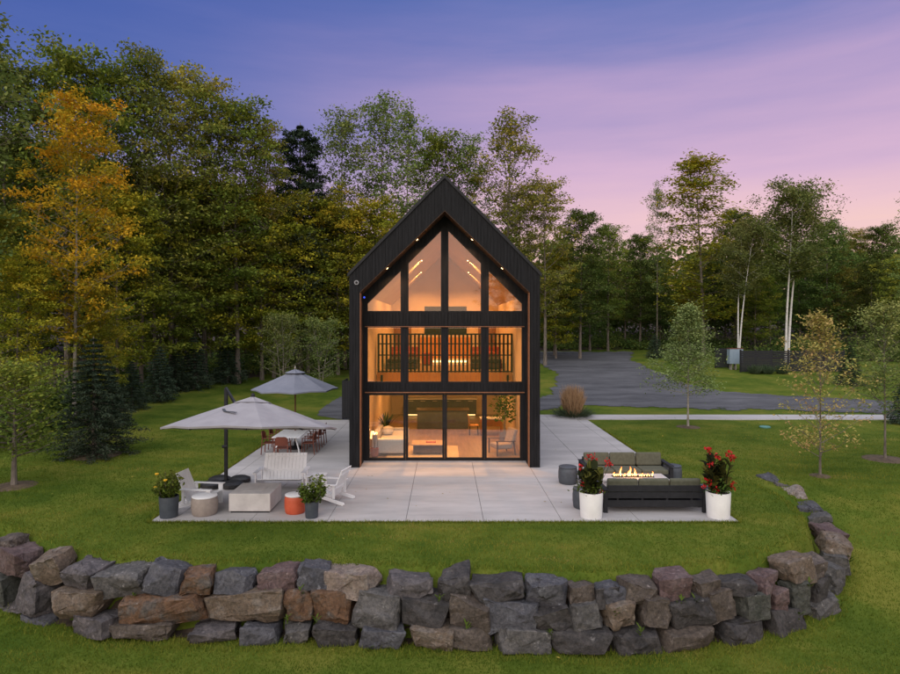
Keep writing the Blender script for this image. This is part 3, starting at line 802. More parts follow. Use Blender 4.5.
def drum(name, label, x, y, r, h, m, lid=None, group=None, z=0):
    t = thing(name, label, 'drum table', (x, y, z), 0, group)
    MB().lathe([(r * .86, 0), (r * .93, .03), (r * 1.0, h * .35), (r * 1.0, h * .7), (r * .95, h - .05), (r * .90, h - .03), (r * .5, h - .028), (.02, h - .028)], 36).build('body', m, t, 0, True)
    MB().lathe([(r * .93, h - .027), (r * .96, h - .015), (r * .96, h), (r * .9, h + .012), (.02, h + .014)], 36).build('lid', lid or m, t, 0, True)
    return t
drum('drum_table', 'taupe drum stool with a white lid beside the left white chair', -6.58, 16.72, .35, .50, 'taupe_drum', 'white_paint')
drum('drum_table', 'orange red drum stool with a white lid behind the small planter', -4.13, 16.85, .29, .50, 'orange_drum', 'white_paint')
drum('drum_table', 'slate drum table at the left arm of the far sofa', 4.03, 19.95, .31, .54, 'slate_drum')
drum('drum_table', 'slate drum table at the right arm of the far sofa', 7.50, 20.1, .30, .54, 'slate_drum')
drum('drum_table', 'slate drum table tucked behind the left white planter', 3.93, 17.3, .30, .54, 'slate_drum')
drum('drum_table', 'slate drum table tucked behind the right white planter', 7.33, 17.55, .29, .54, 'slate_drum')

def pot(t, r, h, m, taper=.9):
    p = MB().lathe([(r * taper, 0), (r * taper + .004, .012), (r, h - .01), (r - .004, h), (r - .03, h), (r - .032, h - .06), (.02, h - .06)], 36).build('pot', m, t, 0, True)
    MB().lathe([(r - .034, h - .058), (.3 * r, h - .04), (.01, h - .035)], 20).build('soil', 'soil', p)
def bush_plant(label, x, y, r, h, W, HH, seed, flowers=0, nst=12):
    t = thing('potted_shrub', label, 'potted plant', (x, y, 0)); pot(t, r, h, 'slate_pot', .88)
    rng = np.random.default_rng(seed); b = MB(); cents = []
    for k in range(nst):
        a = rng.random() * 6.28; rr_ = W * .5 * math.sqrt(rng.random()); tip = np.array([rr_ * math.cos(a), rr_ * math.sin(a), h + HH * (.45 + .55 * rng.random()) * (1 - .3 * (rr_ / W * 2) ** 2)])
        base = np.array([.05 * math.cos(a), .05 * math.sin(a), h - .05]); mid = (base + tip) / 2 + np.array([.25 * (tip[0]), .25 * tip[1], 0])
        b.tube([base, mid, tip], [.012, .008, .004], 5)
        for q in np.linspace(.25, 1.0, 11):
            c = (1 - q) ** 2 * base + 2 * q * (1 - q) * mid + q * q * tip
            for _ in range(5): cents.append(c + rng.normal(0, .045, 3))
    b.build('stem', 'bark', t); cents = np.array(cents)
    np_mesh('foliage', leaves(cents, .105, rng, .5, .5), 4, 'shrub_leaf', t, np.clip((cents[:, 2] - h) / HH * .55 + rng.random(len(cents)) * .5, 0, 1))
    for k in range(flowers):
        a = -1.57 + rng.normal(0, .8); c = Vector((W * .42 * math.cos(a), W * .42 * math.sin(a), h + HH * rng.uniform(.3, .9)))
        b = MB(); b.lathe([(.01, 0), (.045, .02), (.05, .05), (.01, .055)], 10, c); b.build('flower', 'yellow_petal', t)
    return t
bush_plant('leafy shrub with yellow blooms in the dark planter at the patio corner', -7.45, 16.48, .255, .56, .82, .72, 2, 3, 24)
bush_plant('bright green shrub in the small dark planter before the orange drum', -3.58, 16.42, .185, .44, .82, .78, 4, 0, 22)
def canna(label, x, y, r, h, HH, seed, flw, dark):
    HH *= .82; flw = [(a_, h + (z_ - h) * .93, s__) for a_, z_, s__ in flw]
    t = thing('flower_planter', label, 'planter', (x, y, 0)); pot(t, r, h, 'white_pot', .9)
    rr = random.Random(seed); sp = []
    b = MB()
    for k in range(15):
        a = rr.random() * 6.28; d = .20 * rr.random(); hh = HH * (.5 + .4 * rr.random()); tx, ty = d * math.cos(a), d * math.sin(a); ex, ey = tx * 2.0, ty * 2.0
        b.tube([(tx, ty, h - .06), (ex, ey, h + hh)], [.014, .009], 6)
        for q in range(6):
            f = .12 + .85 * q / 5; sp.append(((tx + (ex - tx) * f, ty + (ey - ty) * f, h + hh * f), rr.random() * 6.28, .32 + .2 * rr.random(), .15 + .05 * rr.random(), .75 + .5 * rr.random(), .25 + .3 * rr.random()))
    b.build('stem', 'canna_leaf', t)
    blades('foliage', 'canna_leaf', t, sp, seed)
    rng = np.random.default_rng(seed); cents = np.stack([rng.normal(0, r * .6, 260), rng.normal(0, r * .6, 260), h + .02 + np.abs(rng.normal(0, .13, 260))], -1)
    np_mesh('foliage', leaves(cents, .09, rng), 4, 'shrub_leaf', t, rng.random(260) * .5)
    for fx, fz, s_ in flw:
        c = np.array([fx, -.12 + .1 * rr.random(), fz]); n = 20
        cc = c + rng.normal(0, 1, (n, 3)) * np.array([.036, .036, .045]) * s_
        o = np_mesh('flower', leaves(cc, .074 * s_, rng, 0, .75), 4, 'red_petal', t)
        MB().tube([(fx * .3, -.02, h), tuple(c)], [.009, .005], 5).build('flower_stalk', 'canna_leaf', o)
    return t
canna('white planter of red flowers in front of the left end of the dark sofa', 3.95, 16.46, .315, .68, 1.0, 7, [(-.10, 1.72, .8), (.02, 1.68, .8), (-.30, 1.40, 1), (.48, 1.50, 1.0), (.40, 1.56, .9), (.13, 1.60, .6), (-.27, .93, .9), (-.02, .85, .7), (.26, .72, .8)], 0)
canna('white planter of tall red flowers at the right corner of the patio', 7.38, 16.46, .32, .68, 1.25, 12, [(-.30, 1.95, 1.1), (-.28, 1.86, .7), (-.06, 1.70, 1.1), (-.24, 1.47, 1.0), (.22, 1.78, 1.2), (.38, 1.72, 1.1), (.32, 1.66, .9), (-.26, .95, 1.2), (-.10, .78, 1.1), (-.38, .85, .7), (.33, .85, 1.2), (.36, .97, .7)], 1)

def outdoor_sofa(label, x, y, rz):
    t = thing('outdoor_sofa', label, 'sofa', (x, y, 0), rz); W = 1.365
    for sx in (-1, 1):
        for yy in (-.42, .42):
            MB().box(sx * W - .055, sx * W + .055, yy - .05, yy + .05, 0, .58 if yy < 0 else .62).build('leg', 'charcoal', t, .006)
        MB().box(sx * W - .075, sx * W + .075, -.50, .50, .622, .655).build('armrest', 'charcoal', t, .008)
    MB().box(-W + .056, W - .056, -.45, -.41, .20, .36).box(-W + .056, W - .056, .40, .44, .16, .34).box(-W + .056, W - .056, -.40, .39, .29, .33).build('seat_frame', 'charcoal', t, .005)
    b = MB()
    for z in (.40, .585): b.box(-W + .056, W - .056, .43, .46, z, z + .165)
    for k in range(4): b.box(-W + .35 + k * .68 - .03, -W + .35 + k * .68 + .03, .405, .428, .17, .74)
    b.build('back_frame', 'charcoal', t, .005)
    for k in range(3):
        x0 = -W + .07 + k * .867
        MB().box(x0 + .008, x0 + .855, -.44, .24, .335, .50).build('seat_cushion', 'olive_cushion', t, .045)
        b = MB(); b.prism_x([(.20, .50), (.36, .50), (.41, .90), (.27, .93)], x0 + .008, x0 + .855); b.build('back_cushion', 'olive_cushion', t, .05)
    return t
outdoor_sofa('dark framed outdoor sofa seen from behind, between the two white planters', 5.80, 17.25, R(180))
outdoor_sofa('dark framed outdoor sofa with olive cushions facing the fire', 5.92, 20.05, 0)
t = thing('fire_table', 'long pale fire table burning between the two dark sofas', 'fire table', (5.72, 18.55, 0))
MB().box(-.92, .92, -.32, .32, 0, .50).build('body', 'cast_concrete', t, .01)
MB().box(-1.0, 1.0, -.38, .38, .502, .56).build('tabletop', 'cast_concrete', t, .01)
MB().box(-.62, .62, -.12, .12, .561, .580).build('burner_tray', 'charcoal', t)
fm = bpy.data.materials.new('flame'); fm.use_nodes = True; q = fm.node_tree; q.nodes.clear()
o_ = q.nodes.new('ShaderNodeOutputMaterial'); e_ = q.nodes.new('ShaderNodeEmission'); g_ = q.nodes.new('ShaderNodeTexCoord'); s_ = q.nodes.new('ShaderNodeSeparateXYZ'); r_ = q.nodes.new('ShaderNodeValToRGB')
q.links.new(g_.outputs['Generated'], s_.inputs[0]); q.links.new(s_.outputs['Z'], r_.inputs[0]); q.links.new(r_.outputs[0], e_.inputs[0]); q.links.new(e_.outputs[0], o_.inputs[0])
r_.color_ramp.elements[0].color = (1, .62, .22, 1); r_.color_ramp.elements[1].color = (1, .20, .03, 1); r_.color_ramp.elements[1].position = .9; e_.inputs[1].default_value = 5
MATS['flame'] = fm
rr = random.Random(11)
for k in range(17):
    x = -.56 + k * .07 + rr.uniform(-.02, .02); hh = (.06 + .22 * rr.random() ** 1.6) * (1 if abs(x) < .4 else .7); r0 = rr.uniform(.018, .032); pts = []; ra = []
    ph = rr.random() * 6; y0 = rr.uniform(-.06, .06)
    for i in range(7):
        f = i / 6; pts.append((x + .035 * math.sin(ph + f * 4.5) * f, y0 + .03 * math.cos(ph + f * 4) * f, .582 + hh * f)); ra.append(r0 * (.6 + 1.1 * f) * (1 - f) ** .8 + .002)
    MB().tube(pts, ra, 7).build('flame', 'flame', t, 0, True)
fl = bpy.data.lights.new('fire_glow', 'POINT'); fl.energy = 22; fl.color = (1, .42, .13); fl.shadow_soft_size = .15
fo = bpy.data.objects.new('fire_glow', fl); COL.objects.link(fo); fo.parent = t; fo.location = (0, 0, .85)

# umbrellas
def canopy_mesh(Rr, rim, apex, hole, rot, sag=.10, tilt=0, n=8, sub=6, scal=.035):
    b = MB(); rings = 7
    for i in range(rings + 1):
        f = hole + (1 - hole) * i / rings
        for k in range(n * sub):
            a = rot + 2 * math.pi * k / (n * sub); kk = k % sub / sub
            # straight edge between ribs
            half = math.pi / n; loc = (kk - .5) * 2 * half; rad = Rr * math.cos(half) / math.cos(loc)
            mid = 1 - abs(kk - .5) * 2
            z = apex + (rim - apex) * f - sag * math.sin(math.pi * f) * .35 - mid * (.10 * f * (1 - f) + .0) + scal * mid * f ** 6
            x, y = rad * f * math.cos(a), rad * f * math.sin(a)
            b.v.append((x, y, z - tilt * y))
        if i:
            for k in range(n * sub):
                p = (i - 1) * n * sub; k2 = (k + 1) % (n * sub); b.f.append((p + k, p + n * sub + k, p + n * sub + k2, p + k2))
    if scal:
        # hanging hem
        base = len(b.v); last = rings * n * sub
        for k in range(n * sub): v = b.v[last + k]; b.v.append((v[0] * .998, v[1] * .998, v[2] - .05))
        for k in range(n * sub): k2 = (k + 1) % (n * sub); b.f.append((last + k, base + k, base + k2, last + k2))
    return b
def solid(o, th=.006):
    m_ = o.modifiers.new('thickness', 'SOLIDIFY'); m_.thickness = th; m_.offset = -1; return o
cx, cy = -5.50, 17.5
t = thing('cantilever_umbrella', 'large pale grey cantilever umbrella over the white chairs', 'umbrella', (cx, cy, 0))
cano = solid(canopy_mesh(2.42, 2.22, 3.10, .10, R(22.5), tilt=.18, sag=-.05).build('canopy', 'canvas_pale', t, 0, False))
solid(canopy_mesh(.52, 2.94, 3.13, .04, R(22.5), tilt=.18, scal=.0, sag=0).build('vent_cap', 'canvas_pale', t))
for k in range(8):
    a = R(22.5) + k * math.pi / 4; ex, ey = 2.38 * math.cos(a), 2.38 * math.sin(a)
    MB().bar((.06 * math.cos(a), .06 * math.sin(a), 3.0), (ex, ey, 2.17 - .18 * ey), .025, .03).build('rib', 'charcoal', t)
MB().lathe([(.04, 2.85), (.06, 2.9), (.06, 3.16), (.02, 3.22)], 14).build('hub', 'charcoal', t)
px_, py_ = -7.08 - cx, 19.75 - cy
MB().box(px_ - .05, px_ + .05, py_ - .05, py_ + .05, .1, 3.12).build('pole', 'charcoal', t, .01)
MB().bar((px_, py_, 3.12), (px_ * .68, py_ * .72, 2.72), .06, .09).bar((px_ * .68, py_ * .72, 2.70), (0, 0, 2.88), .06, .08).build('arm', 'charcoal', t)
MB().tube([(px_ - .08, py_ - .09, 1.25), (px_ + .08, py_ - .09, 1.25)], .05, 10).build('crank', 'charcoal', t)
for sx, sy in ((-1, -1), (1, -1), (-1, 1), (1, 1)):
    b = MB(); b.lathe([(.30, 0), (.36, .03), (.35, .12), (.22, .18), (.03, .19)], 12, (px_ + sx * .33, py_ + sy * .33, .012)); b.build('weight_bag', 'black_bag', t)
MB().box(px_ - .5, px_ + .5, py_ - .5, py_ + .5, 0, .012).build('base_plate', 'charcoal', t)
b = MB()
for (x0, z0), (x1, z1) in zip([(-.62, 2.66), (-.55, 2.60), (-.48, 2.57), (-.36, 2.545)], [(-.55, 2.60), (-.48, 2.57), (-.36, 2.545), (-.26, 2.54)]): pass
def on_can(x, y, Rr=2.42, rim=2.22, apex=3.10):
    f = math.hypot(x, y) / (Rr * .95); return apex + (rim - apex) * f + .05 * math.sin(math.pi * f) * .35 - .18 * y
pts = [(-.50, -.95), (-.42, -1.12), (-.36, -1.22), (-.16, -1.30), (-.02, -1.36)]
for (x0, y0), (x1, y1) in zip(pts[:-1], pts[1:]): b.bar((x0, y0, on_can(x0, y0) + .02), (x1, y1, on_can(x1, y1) + .02), .075, .012)
b.build('loose_strap', 'slate_drum', t)

ux, uy = -6.25, 25.5
t = thing('dining_umbrella', 'blue grey market umbrella on a wooden pole over the dining table', 'umbrella', (ux, uy, 0))
solid(canopy_mesh(1.78, 2.50, 3.28, .10, R(12), sag=.02).build('canopy', 'canvas_blue', t))
solid(canopy_mesh(.42, 3.17, 3.32, .05, R(12), scal=0, sag=0).build('vent_cap', 'canvas_blue', t))
MB().tube([(0, 0, .06), (0, 0, 3.30)], .032, 10).build('pole', 'pole_wood', t); MB().lathe([(.02, 3.30), (.045, 3.34), (.03, 3.42), (.005, 3.46)], 10).build('finial', 'bark_pale', t)
for k in range(8):
    a = R(12) + k * math.pi / 4; MB().bar((.05 * math.cos(a), .05 * math.sin(a), 3.2), (1.74 * math.cos(a), 1.74 * math.sin(a), 2.46), .022, .028).build('rib', 'pole_wood', t)
MB().lathe([(.30, 0), (.32, .03), (.30, .07), (.05, .10), (.05, .3), (.034, .3)], 20).build('base', 'charcoal', t)
t = thing('dining_table', 'long white table under the blue grey umbrella', 'table', (ux, uy, 0))
b = MB()
for k in range(8): b.box(-.54 + k * .1375 - .0, -.54 + k * .1375 + .129, -1.57, 1.57, .725, .75)
b.build('tabletop', 'white_paint', t, .003)
for sx in (-1, 1):
    for sy in (-1, 1):
        MB().tube([(sx * .10, sy * 1.0, .70), (sx * .30, sy * 1.15, .62), (sx * .46, sy * 1.32, .25), (sx * .50, sy * 1.38, 0)], .028, 8).build('leg', 'white_paint', t)
MB().box(-.12, -.06, -1.1, 1.1, .68, .72).box(.06, .12, -1.1, 1.1, .68, .72).build('under_rail', 'white_paint', t)
def dchair(label, loc, rz):
    t = thing('dining_chair', label, 'chair', loc, rz, 'rust red chairs around the dining table')
    MB().box(-.24, .24, -.24, .22, .43, .455).build('seat', 'rust_metal', t, .01)
    b = MB(); n_ = 8
    for k in range(n_):
        a0 = -1 + 2 * k / n_; a1 = -1 + 2 * (k + 1) / n_
        def yy(a): return .27 - .07 * a * a
        def zt(a): return .90 - .10 * max(0, abs(a) - .55) ** 2 * 5
        x0, x1 = .25 * a0, .25 * a1
        b.add([(x0, yy(a0), .56), (x1, yy(a1), .56), (x1, yy(a1) + .03, zt(a1)), (x0, yy(a0) + .03, zt(a0)), (x0, yy(a0) + .02, .56), (x1, yy(a1) + .02, .56), (x1, yy(a1) + .05, zt(a1)), (x0, yy(a0) + .05, zt(a0))],
              [(0, 1, 2, 3), (7, 6, 5, 4), (0, 4, 5, 1), (3, 2, 6, 7), (0, 3, 7, 4), (1, 5, 6, 2)])
    b.build('backrest', 'rust_metal', t)
    for sx in (-1, 1):
        MB().bar((sx * .25, -.24, 0), (sx * .235, -.21, .64), .035, .03).build('leg', 'rust_metal', t)
        MB().bar((sx * .25, .27, 0), (sx * .24, .22, .64), .035, .03).build('leg', 'rust_metal', t)
        MB().box(sx * .24 - .025, sx * .24 + .025, -.24, .23, .642, .665).build('armrest', 'rust_metal', t, .006)
    return t
dchair('rust red chair at the near end of the white dining table', (ux + .02, uy - 2.0, 0), R(180))
for k, (y, w_) in enumerate(((-1.0, 'nearest'), (0, 'middle'), (1.0, 'farthest'))):
    dchair('rust red chair on the lawn side of the dining table, %s of three' % w_, (ux - .78, uy + y, 0), R(90))
    dchair('rust red chair on the house side of the dining table, %s of three' % w_, (ux + .80, uy + y, 0), R(-90))

# black privacy screen beside the house
t = thing('privacy_screen', 'black board screen standing left of the house beside the gravel', 'screen', (0, 0, 0))
b = MB(); x0, x1 = -5.62, -3.5
for k in range(14): b.box(x0 + k * (x1 - x0) / 14 + .006, x0 + (k + 1) * (x1 - x0) / 14 - .006, 33.35, 33.38, .05, 2.1)
b.build('board_panel', 'fence_black', t); b = MB()
for k in range(9): b.box(x0 + .03, x0 + .06, 33.39 + k * .16, 33.54 + k * .16, .05, 2.1)
b.build('side_panel', 'fence_black', t)
for p in ((x0, 33.32), (x1 - .1, 33.32), (x0, 34.85)): MB().box(p[0], p[0] + .09, p[1] + .06, p[1] + .15, 0, 2.08).build('post', 'fence_black', t)

# far fence with its metal cabinet
FYY = 55.0
def fence(label, pts, h=2.0, gaps=False):
    t = thing('board_fence', label, 'fence', (0, 0, 0)); b = MB(); n = len(pts)
    for (xa, ya), (xb, yb) in zip(pts[:-1], pts[1:]):
        za = gz(xa, ya); zb_ = gz(xb, yb); nb = 11
        for k in range(nb):
            z = .08 + k * (h - .1) / nb; g = .035 if gaps and k > 4 else .012
            b.bar((xa, ya, za + z + .08), (xb, yb, za + z + .08), .03, (h - .1) / nb - g)
    b.build('board_panel', 'fence_black', t)
    for x, y in pts: MB().box(x - .06, x + .06, y + .03, y + .15, gz(x, y) - .2, gz(x, y) + h + .05).build('post', 'fence_black', t)
def fx(px, Y): return (px - PX0) / F * Y
fence('black board fence in front of the birches, solid section', [(fx(741, 55), 55.0), (fx(756, 55), 55.0), (fx(772, 55), 55.0)])
fence('black board fence with open gaps, right of the solid section', [(fx(773, 55), 55.2), (fx(790, 55), 55.2), (fx(808, 55), 55.2), (fx(826, 55), 55.2), (fx(846, 55), 55.2)], 1.95, True)
fence('short black fence left of the pale metal cabinet', [(fx(716, 58), 58.0), (fx(729, 58), 58.0)], 1.9)
t = thing('metal_cabinet', 'pale blue metal cabinet on legs between the black fences', 'cabinet', (fx(735, 57), 57.0, gz(fx(735, 57), 57.0)))
b = MB()
for k in range(8): b.box(-.62 + k * .155 + .004, -.62 + (k + 1) * .155 - .004, -.3, .3, .55, 1.95)
b.build('body', 'blue_metal', t); MB().box(-.66, .66, -.34, .34, 1.955, 2.0).build('lid', 'rust_metal', t)
for x in (-.4, .0): MB().box(x - .05, x + .05, -.2, .2, -.1, .548).build('leg', 'bark_pale', t)
p = at(765, 427.6)
t = thing('utility_cover', 'small teal utility cover in the right lawn', 'cover', (p[0], p[1], gz(*p) - .01)); MB().lathe([(.26, 0), (.27, .06), (.22, .09), (.02, .1)], 18).build('lid', 'teal_plastic', t, 0, True)
# ------------------------------------------------------------------ boulder wall (each stone measured in the photograph)
ST = [  # course, px0, py0, px1, py1, stone
 ('t', -8, 535, 22, 554, 'brown'), ('t', -1, 544, 43, 575, 'maroon'), ('t', 38, 550, 72, 583, 'tan'), ('t', 65, 561, 108, 592, 'purple'), ('t', 104, 565, 157, 597, 'grey'), ('t', 150, 561, 187, 596, 'slate'),
 ('t', 183, 567, 218, 595, 'rust'), ('t', 216, 568, 258, 599, 'slate'), ('t', 260, 566, 300, 594, 'maroon'), ('t', 297, 561, 331, 590, 'slate'), ('t', 323, 567, 380, 598, 'pink'), ('t', 384, 573, 432, 599, 'purple'),
 ('t', 438, 568, 473, 596, 'dark'), ('t', 472, 576, 528, 602, 'dark'), ('t', 526, 575, 567, 610, 'slate'), ('t', 566, 580, 592, 605, 'brown'), ('t', 591, 584, 618, 607, 'dark'), ('t', 594, 581, 623, 607, 'slate'),
 ('t', 619, 578, 655, 603, 'brown'), ('t', 655, 571, 690, 600, 'maroon'), ('t', 687, 574, 719, 595, 'brown'), ('t', 718, 576, 750, 597, 'dark'), ('t', 747, 569, 776, 594, 'maroon'), ('t', 773, 555, 810, 584, 'tan'), ('t', 798, 554, 821, 582, 'brown'),
 ('m', -8, 570, 24, 608, 'green'), ('m', 21, 577, 60, 615, 'purple'), ('m', 55, 591, 116, 623, 'tan'), ('m', 117, 595, 212, 627, 'rust'), ('m', 208, 594, 290, 627, 'tan'), ('m', 286, 590, 316, 624, 'rust'), ('m', 315, 591, 355, 625, 'rust'),
 ('m', 356, 594, 405, 630, 'grey'), ('m', 404, 597, 452, 628, 'dark'), ('m', 450, 598, 494, 628, 'brown'), ('m', 485, 603, 537, 634, 'slate'), ('m', 533, 607, 571, 636, 'dark'), ('m', 568, 603, 600, 632, 'grey'),
 ('m', 600, 604, 635, 632, 'tan'), ('m', 634, 599, 666, 631, 'brown'), ('m', 662, 598, 709, 632, 'dark'), ('m', 696, 592, 733, 624, 'brown'), ('m', 731, 594, 765, 623, 'green'), ('m', 763, 589, 784, 615, 'maroon'),
 ('m', 782, 581, 805, 615, 'green'), ('m', 802, 576, 822, 603, 'dark'), ('m', 819, 566, 841, 596, 'grey'),
 ('b', -8, 605, 37, 627, 'purple'), ('b', 26, 617, 63, 638, 'slate'), ('b', 74, 620, 122, 640, 'purple'), ('b', 112, 625, 180, 643, 'brown'), ('b', 192, 627, 240, 645, 'purple'), ('b', 243, 627, 283, 648, 'slate'), ('b', 285, 625, 312, 647, 'grey'),
 ('b', 314, 624, 362, 651, 'dark'), ('b', 362, 627, 408, 650, 'slate'), ('b', 411, 625, 455, 653, 'tan'), ('b', 450, 629, 492, 653, 'brown'), ('b', 494, 631, 549, 655, 'grey'), ('b', 551, 632, 610, 658, 'dark'), ('b', 607, 632, 656, 657, 'dark'),
 ('b', 655, 630, 709, 651, 'brown'), ('b', 710, 623, 760, 649, 'dark'), ('b', 757, 614, 802, 640, 'dark'), ('b', 795, 601, 833, 629, 'grey'), ('b', 828, 591, 851, 621, 'slate'),
 ('r', 810, 542, 828, 563, 'tan'), ('r', 809, 533, 831, 553, 'grey'), ('r', 825, 554, 846, 575, 'grey'), ('r', 827, 541, 842, 556, 'tan'), ('r', 816, 529, 839, 544, 'maroon'), ('r', 807, 519, 828, 530, 'grey'),
 ('r', 793, 507, 819, 521, 'slate'), ('r', 783, 495, 807, 508, 'pink'), ('r', 771, 487, 785, 498, 'purple'), ('r', 759, 480, 777, 490, 'slate'), ('r', 836, 573, 849, 592, 'slate')]
WORDS = {'slate': 'blue grey', 'grey': 'mid grey', 'dark': 'charcoal', 'purple': 'purplish grey', 'maroon': 'maroon', 'tan': 'tan', 'rust': 'rust streaked', 'pink': 'pale pinkish', 'brown': 'brown', 'green': 'greenish grey'}
def ray_wall(px, last=False):
    k = (px - PX0) / F; hits = []
    for (ax, ay), (bx, by) in zip(WA[1:-2], WA[2:-1]):
        # X = k*Y ; solve along segment
        den = (bx - ax) - k * (by - ay)
        if abs(den) < 1e-9: continue
        s = (k * ay - ax) / den
        if -.001 <= s <= 1.001:
            Y = ay + s * (by - ay); hits.append((Y, math.atan2(by - ay, bx - ax)))
    if not hits: return None
    return hits[-1] if last else hits[0]
def boulder(seed, w_, d_, h_, m):
    rr = random.Random(seed); bm = bmesh.new()
    for sx in (-1, 1):
        for sy in (-1, 1):
            for sz in (-1, 1):
                j = lambda a: a * rr.uniform(.55, 1.0)
                bm.verts.new((j(sx) * w_ / 2, j(sy) * d_ / 2, j(sz) * h_ / 2))
    for k in range(9):
        v = Vector((rr.uniform(-1, 1), rr.uniform(-1, 1), rr.uniform(-1, 1)))
        mxx = max(abs(v.x), abs(v.y), abs(v.z)); v /= mxx; v *= rr.uniform(.92, 1.02) if rr.random() < .7 else .85
        if max(sorted(map(abs, v))[:2]) > .85: v *= .88
        bm.verts.new((v.x * w_ / 2, v.y * d_ / 2, v.z * h_ / 2))
    r_ = bmesh.ops.convex_hull(bm, input=bm.verts)
    bmesh.ops.delete(bm, geom=[g for g in r_['geom_interior'] if isinstance(g, bmesh.types.BMVert)], context='VERTS')
    bmesh.ops.bevel(bm, geom=bm.edges[:], offset=.016, segments=1, affect='EDGES', clamp_overlap=True)
    bmesh.ops.triangulate(bm, faces=bm.faces[:])
    for _ in range(2):
        lng = [e for e in bm.edges if e.calc_length() > .11]
        if lng: bmesh.ops.subdivide_edges(bm, edges=lng, cuts=1 if _ else 2); bmesh.ops.triangulate(bm, faces=bm.faces[:])
    o = Vector((seed * 3.7, seed * 1.3, 0))
    for v in bm.verts:
        p_ = v.co; n1 = mnoise.noise_vector(p_ * 2.6 + o); n2 = mnoise.noise_vector(p_ * 8 + o); n3 = mnoise.cell(p_ * 3.2 + o)
        v.co = p_ + n1 * .018 + n2 * .009 + v.normal * (n3 - .5) * .035
    bm.normal_update()
    me_ = bpy.data.meshes.new('boulder'); bm.to_mesh(me_); bm.free(); me_.materials.append(MATS['stone_' + m])
    return me_
crs = {'t': 'top course', 'm': 'middle course', 'b': 'bottom course', 'r': 'right return'}
cnt = {'t': 0, 'm': 0, 'b': 0, 'r': 0}
BOULD = []
for i, (c, x0, y0, x1, y1, st) in enumerate(ST):
    cxp = .5 * (x0 + x1); cyp = .5 * (y0 + y1)
    hit = ray_wall(cxp, c == 'r')
    if hit is None: hit = (15.6 if cxp > 700 else 14.6, R(80) if cxp > 700 else R(-38))
    Y, ang = hit
    if c == 'r' and i in (67 + 0,): pass
    Y += {'t': .05, 'm': -.08, 'b': -.22, 'r': .25}[c]
    if c == 'r' and hit is not None and cyp > 530: Y -= .35
    sc_ = Y / F
    wd = (x1 - x0) * sc_ * 1.12; hh = (y1 - y0) * sc_ * (.97 if c in 't' else 1.12 if c != 'r' else 1.0)
    if c == 'r': wd = max(wd * 1.4, .80); hh = max(.50, min(hh * 1.2, .8))
    dp = min(1.0, .45 + .35 * wd) if c != 'r' else .75
    Yc = Y + dp * .40
    fz = CAMH - (cyp - PY0) * sc_
    # keep the stone on its line of sight when pushed back by half its depth
    zc = fz - .03 - (.07 if c == 't' else 0) + (.06 if c == 'r' and cyp < 530 else 0)
    X = (cxp - PX0) * sc_ + (Yc - Y) * (cxp - PX0) / F
    if c != 'r': ang2 = ang * .8
    else: ang2 = ang
    a_ = ang2 + random.Random(i).uniform(-.12, .12)
    wl = wd / max(.6, abs(math.cos(ang2))) if c != 'r' else wd * 1.1
    me_ = boulder(i + 1, wl, dp, hh, st)
    o = bpy.data.objects.new('boulder', me_); COL.objects.link(o); o.location = (X, Yc, zc)
    rr = random.Random(i + 50); o.rotation_euler = (rr.uniform(-.16, .16), rr.uniform(-.16, .16), a_ + rr.uniform(-.15, .15))
    tag(o, '%s boulder, %s from the left in the %s of the stone wall' % (WORDS[st], ordw(cnt[c]), crs[c]), 'boulder', 'boulders of the retaining wall')
    if c == 'r': o['label'] = '%s boulder, %s counted backwards along the right return of the wall' % (WORDS[st], ordw(cnt[c]))
    cnt[c] += 1; BOULD.append(o)

xs_, ys_ = np.meshgrid(np.arange(-13, 11.6, .09), np.arange(12.2, 20.4, .09)); sw = sd_wall(xs_, ys_); jit = .12 * np.sin(xs_ * 3.1 + ys_) + .07 * np.sin(xs_ * 7.7)
kk = (sw > .0) & (sw < np.where((xs_ > 8) & (ys_ > 14), np.where(ys_ > 16.5, -1, .22), .40) + jit * .4); xa_, ya_ = xs_[kk], ys_[kk]; h4 = .047
V = np.stack([np.stack([xa_ + dx, ya_ + dy, ground(xa_ + dx, ya_ + dy) + .02], -1) for dx, dy in ((-h4, -h4), (h4, -h4), (h4, h4), (-h4, h4))], 1)
struct(np_mesh('soil_bank', V, 4, 'soil'))
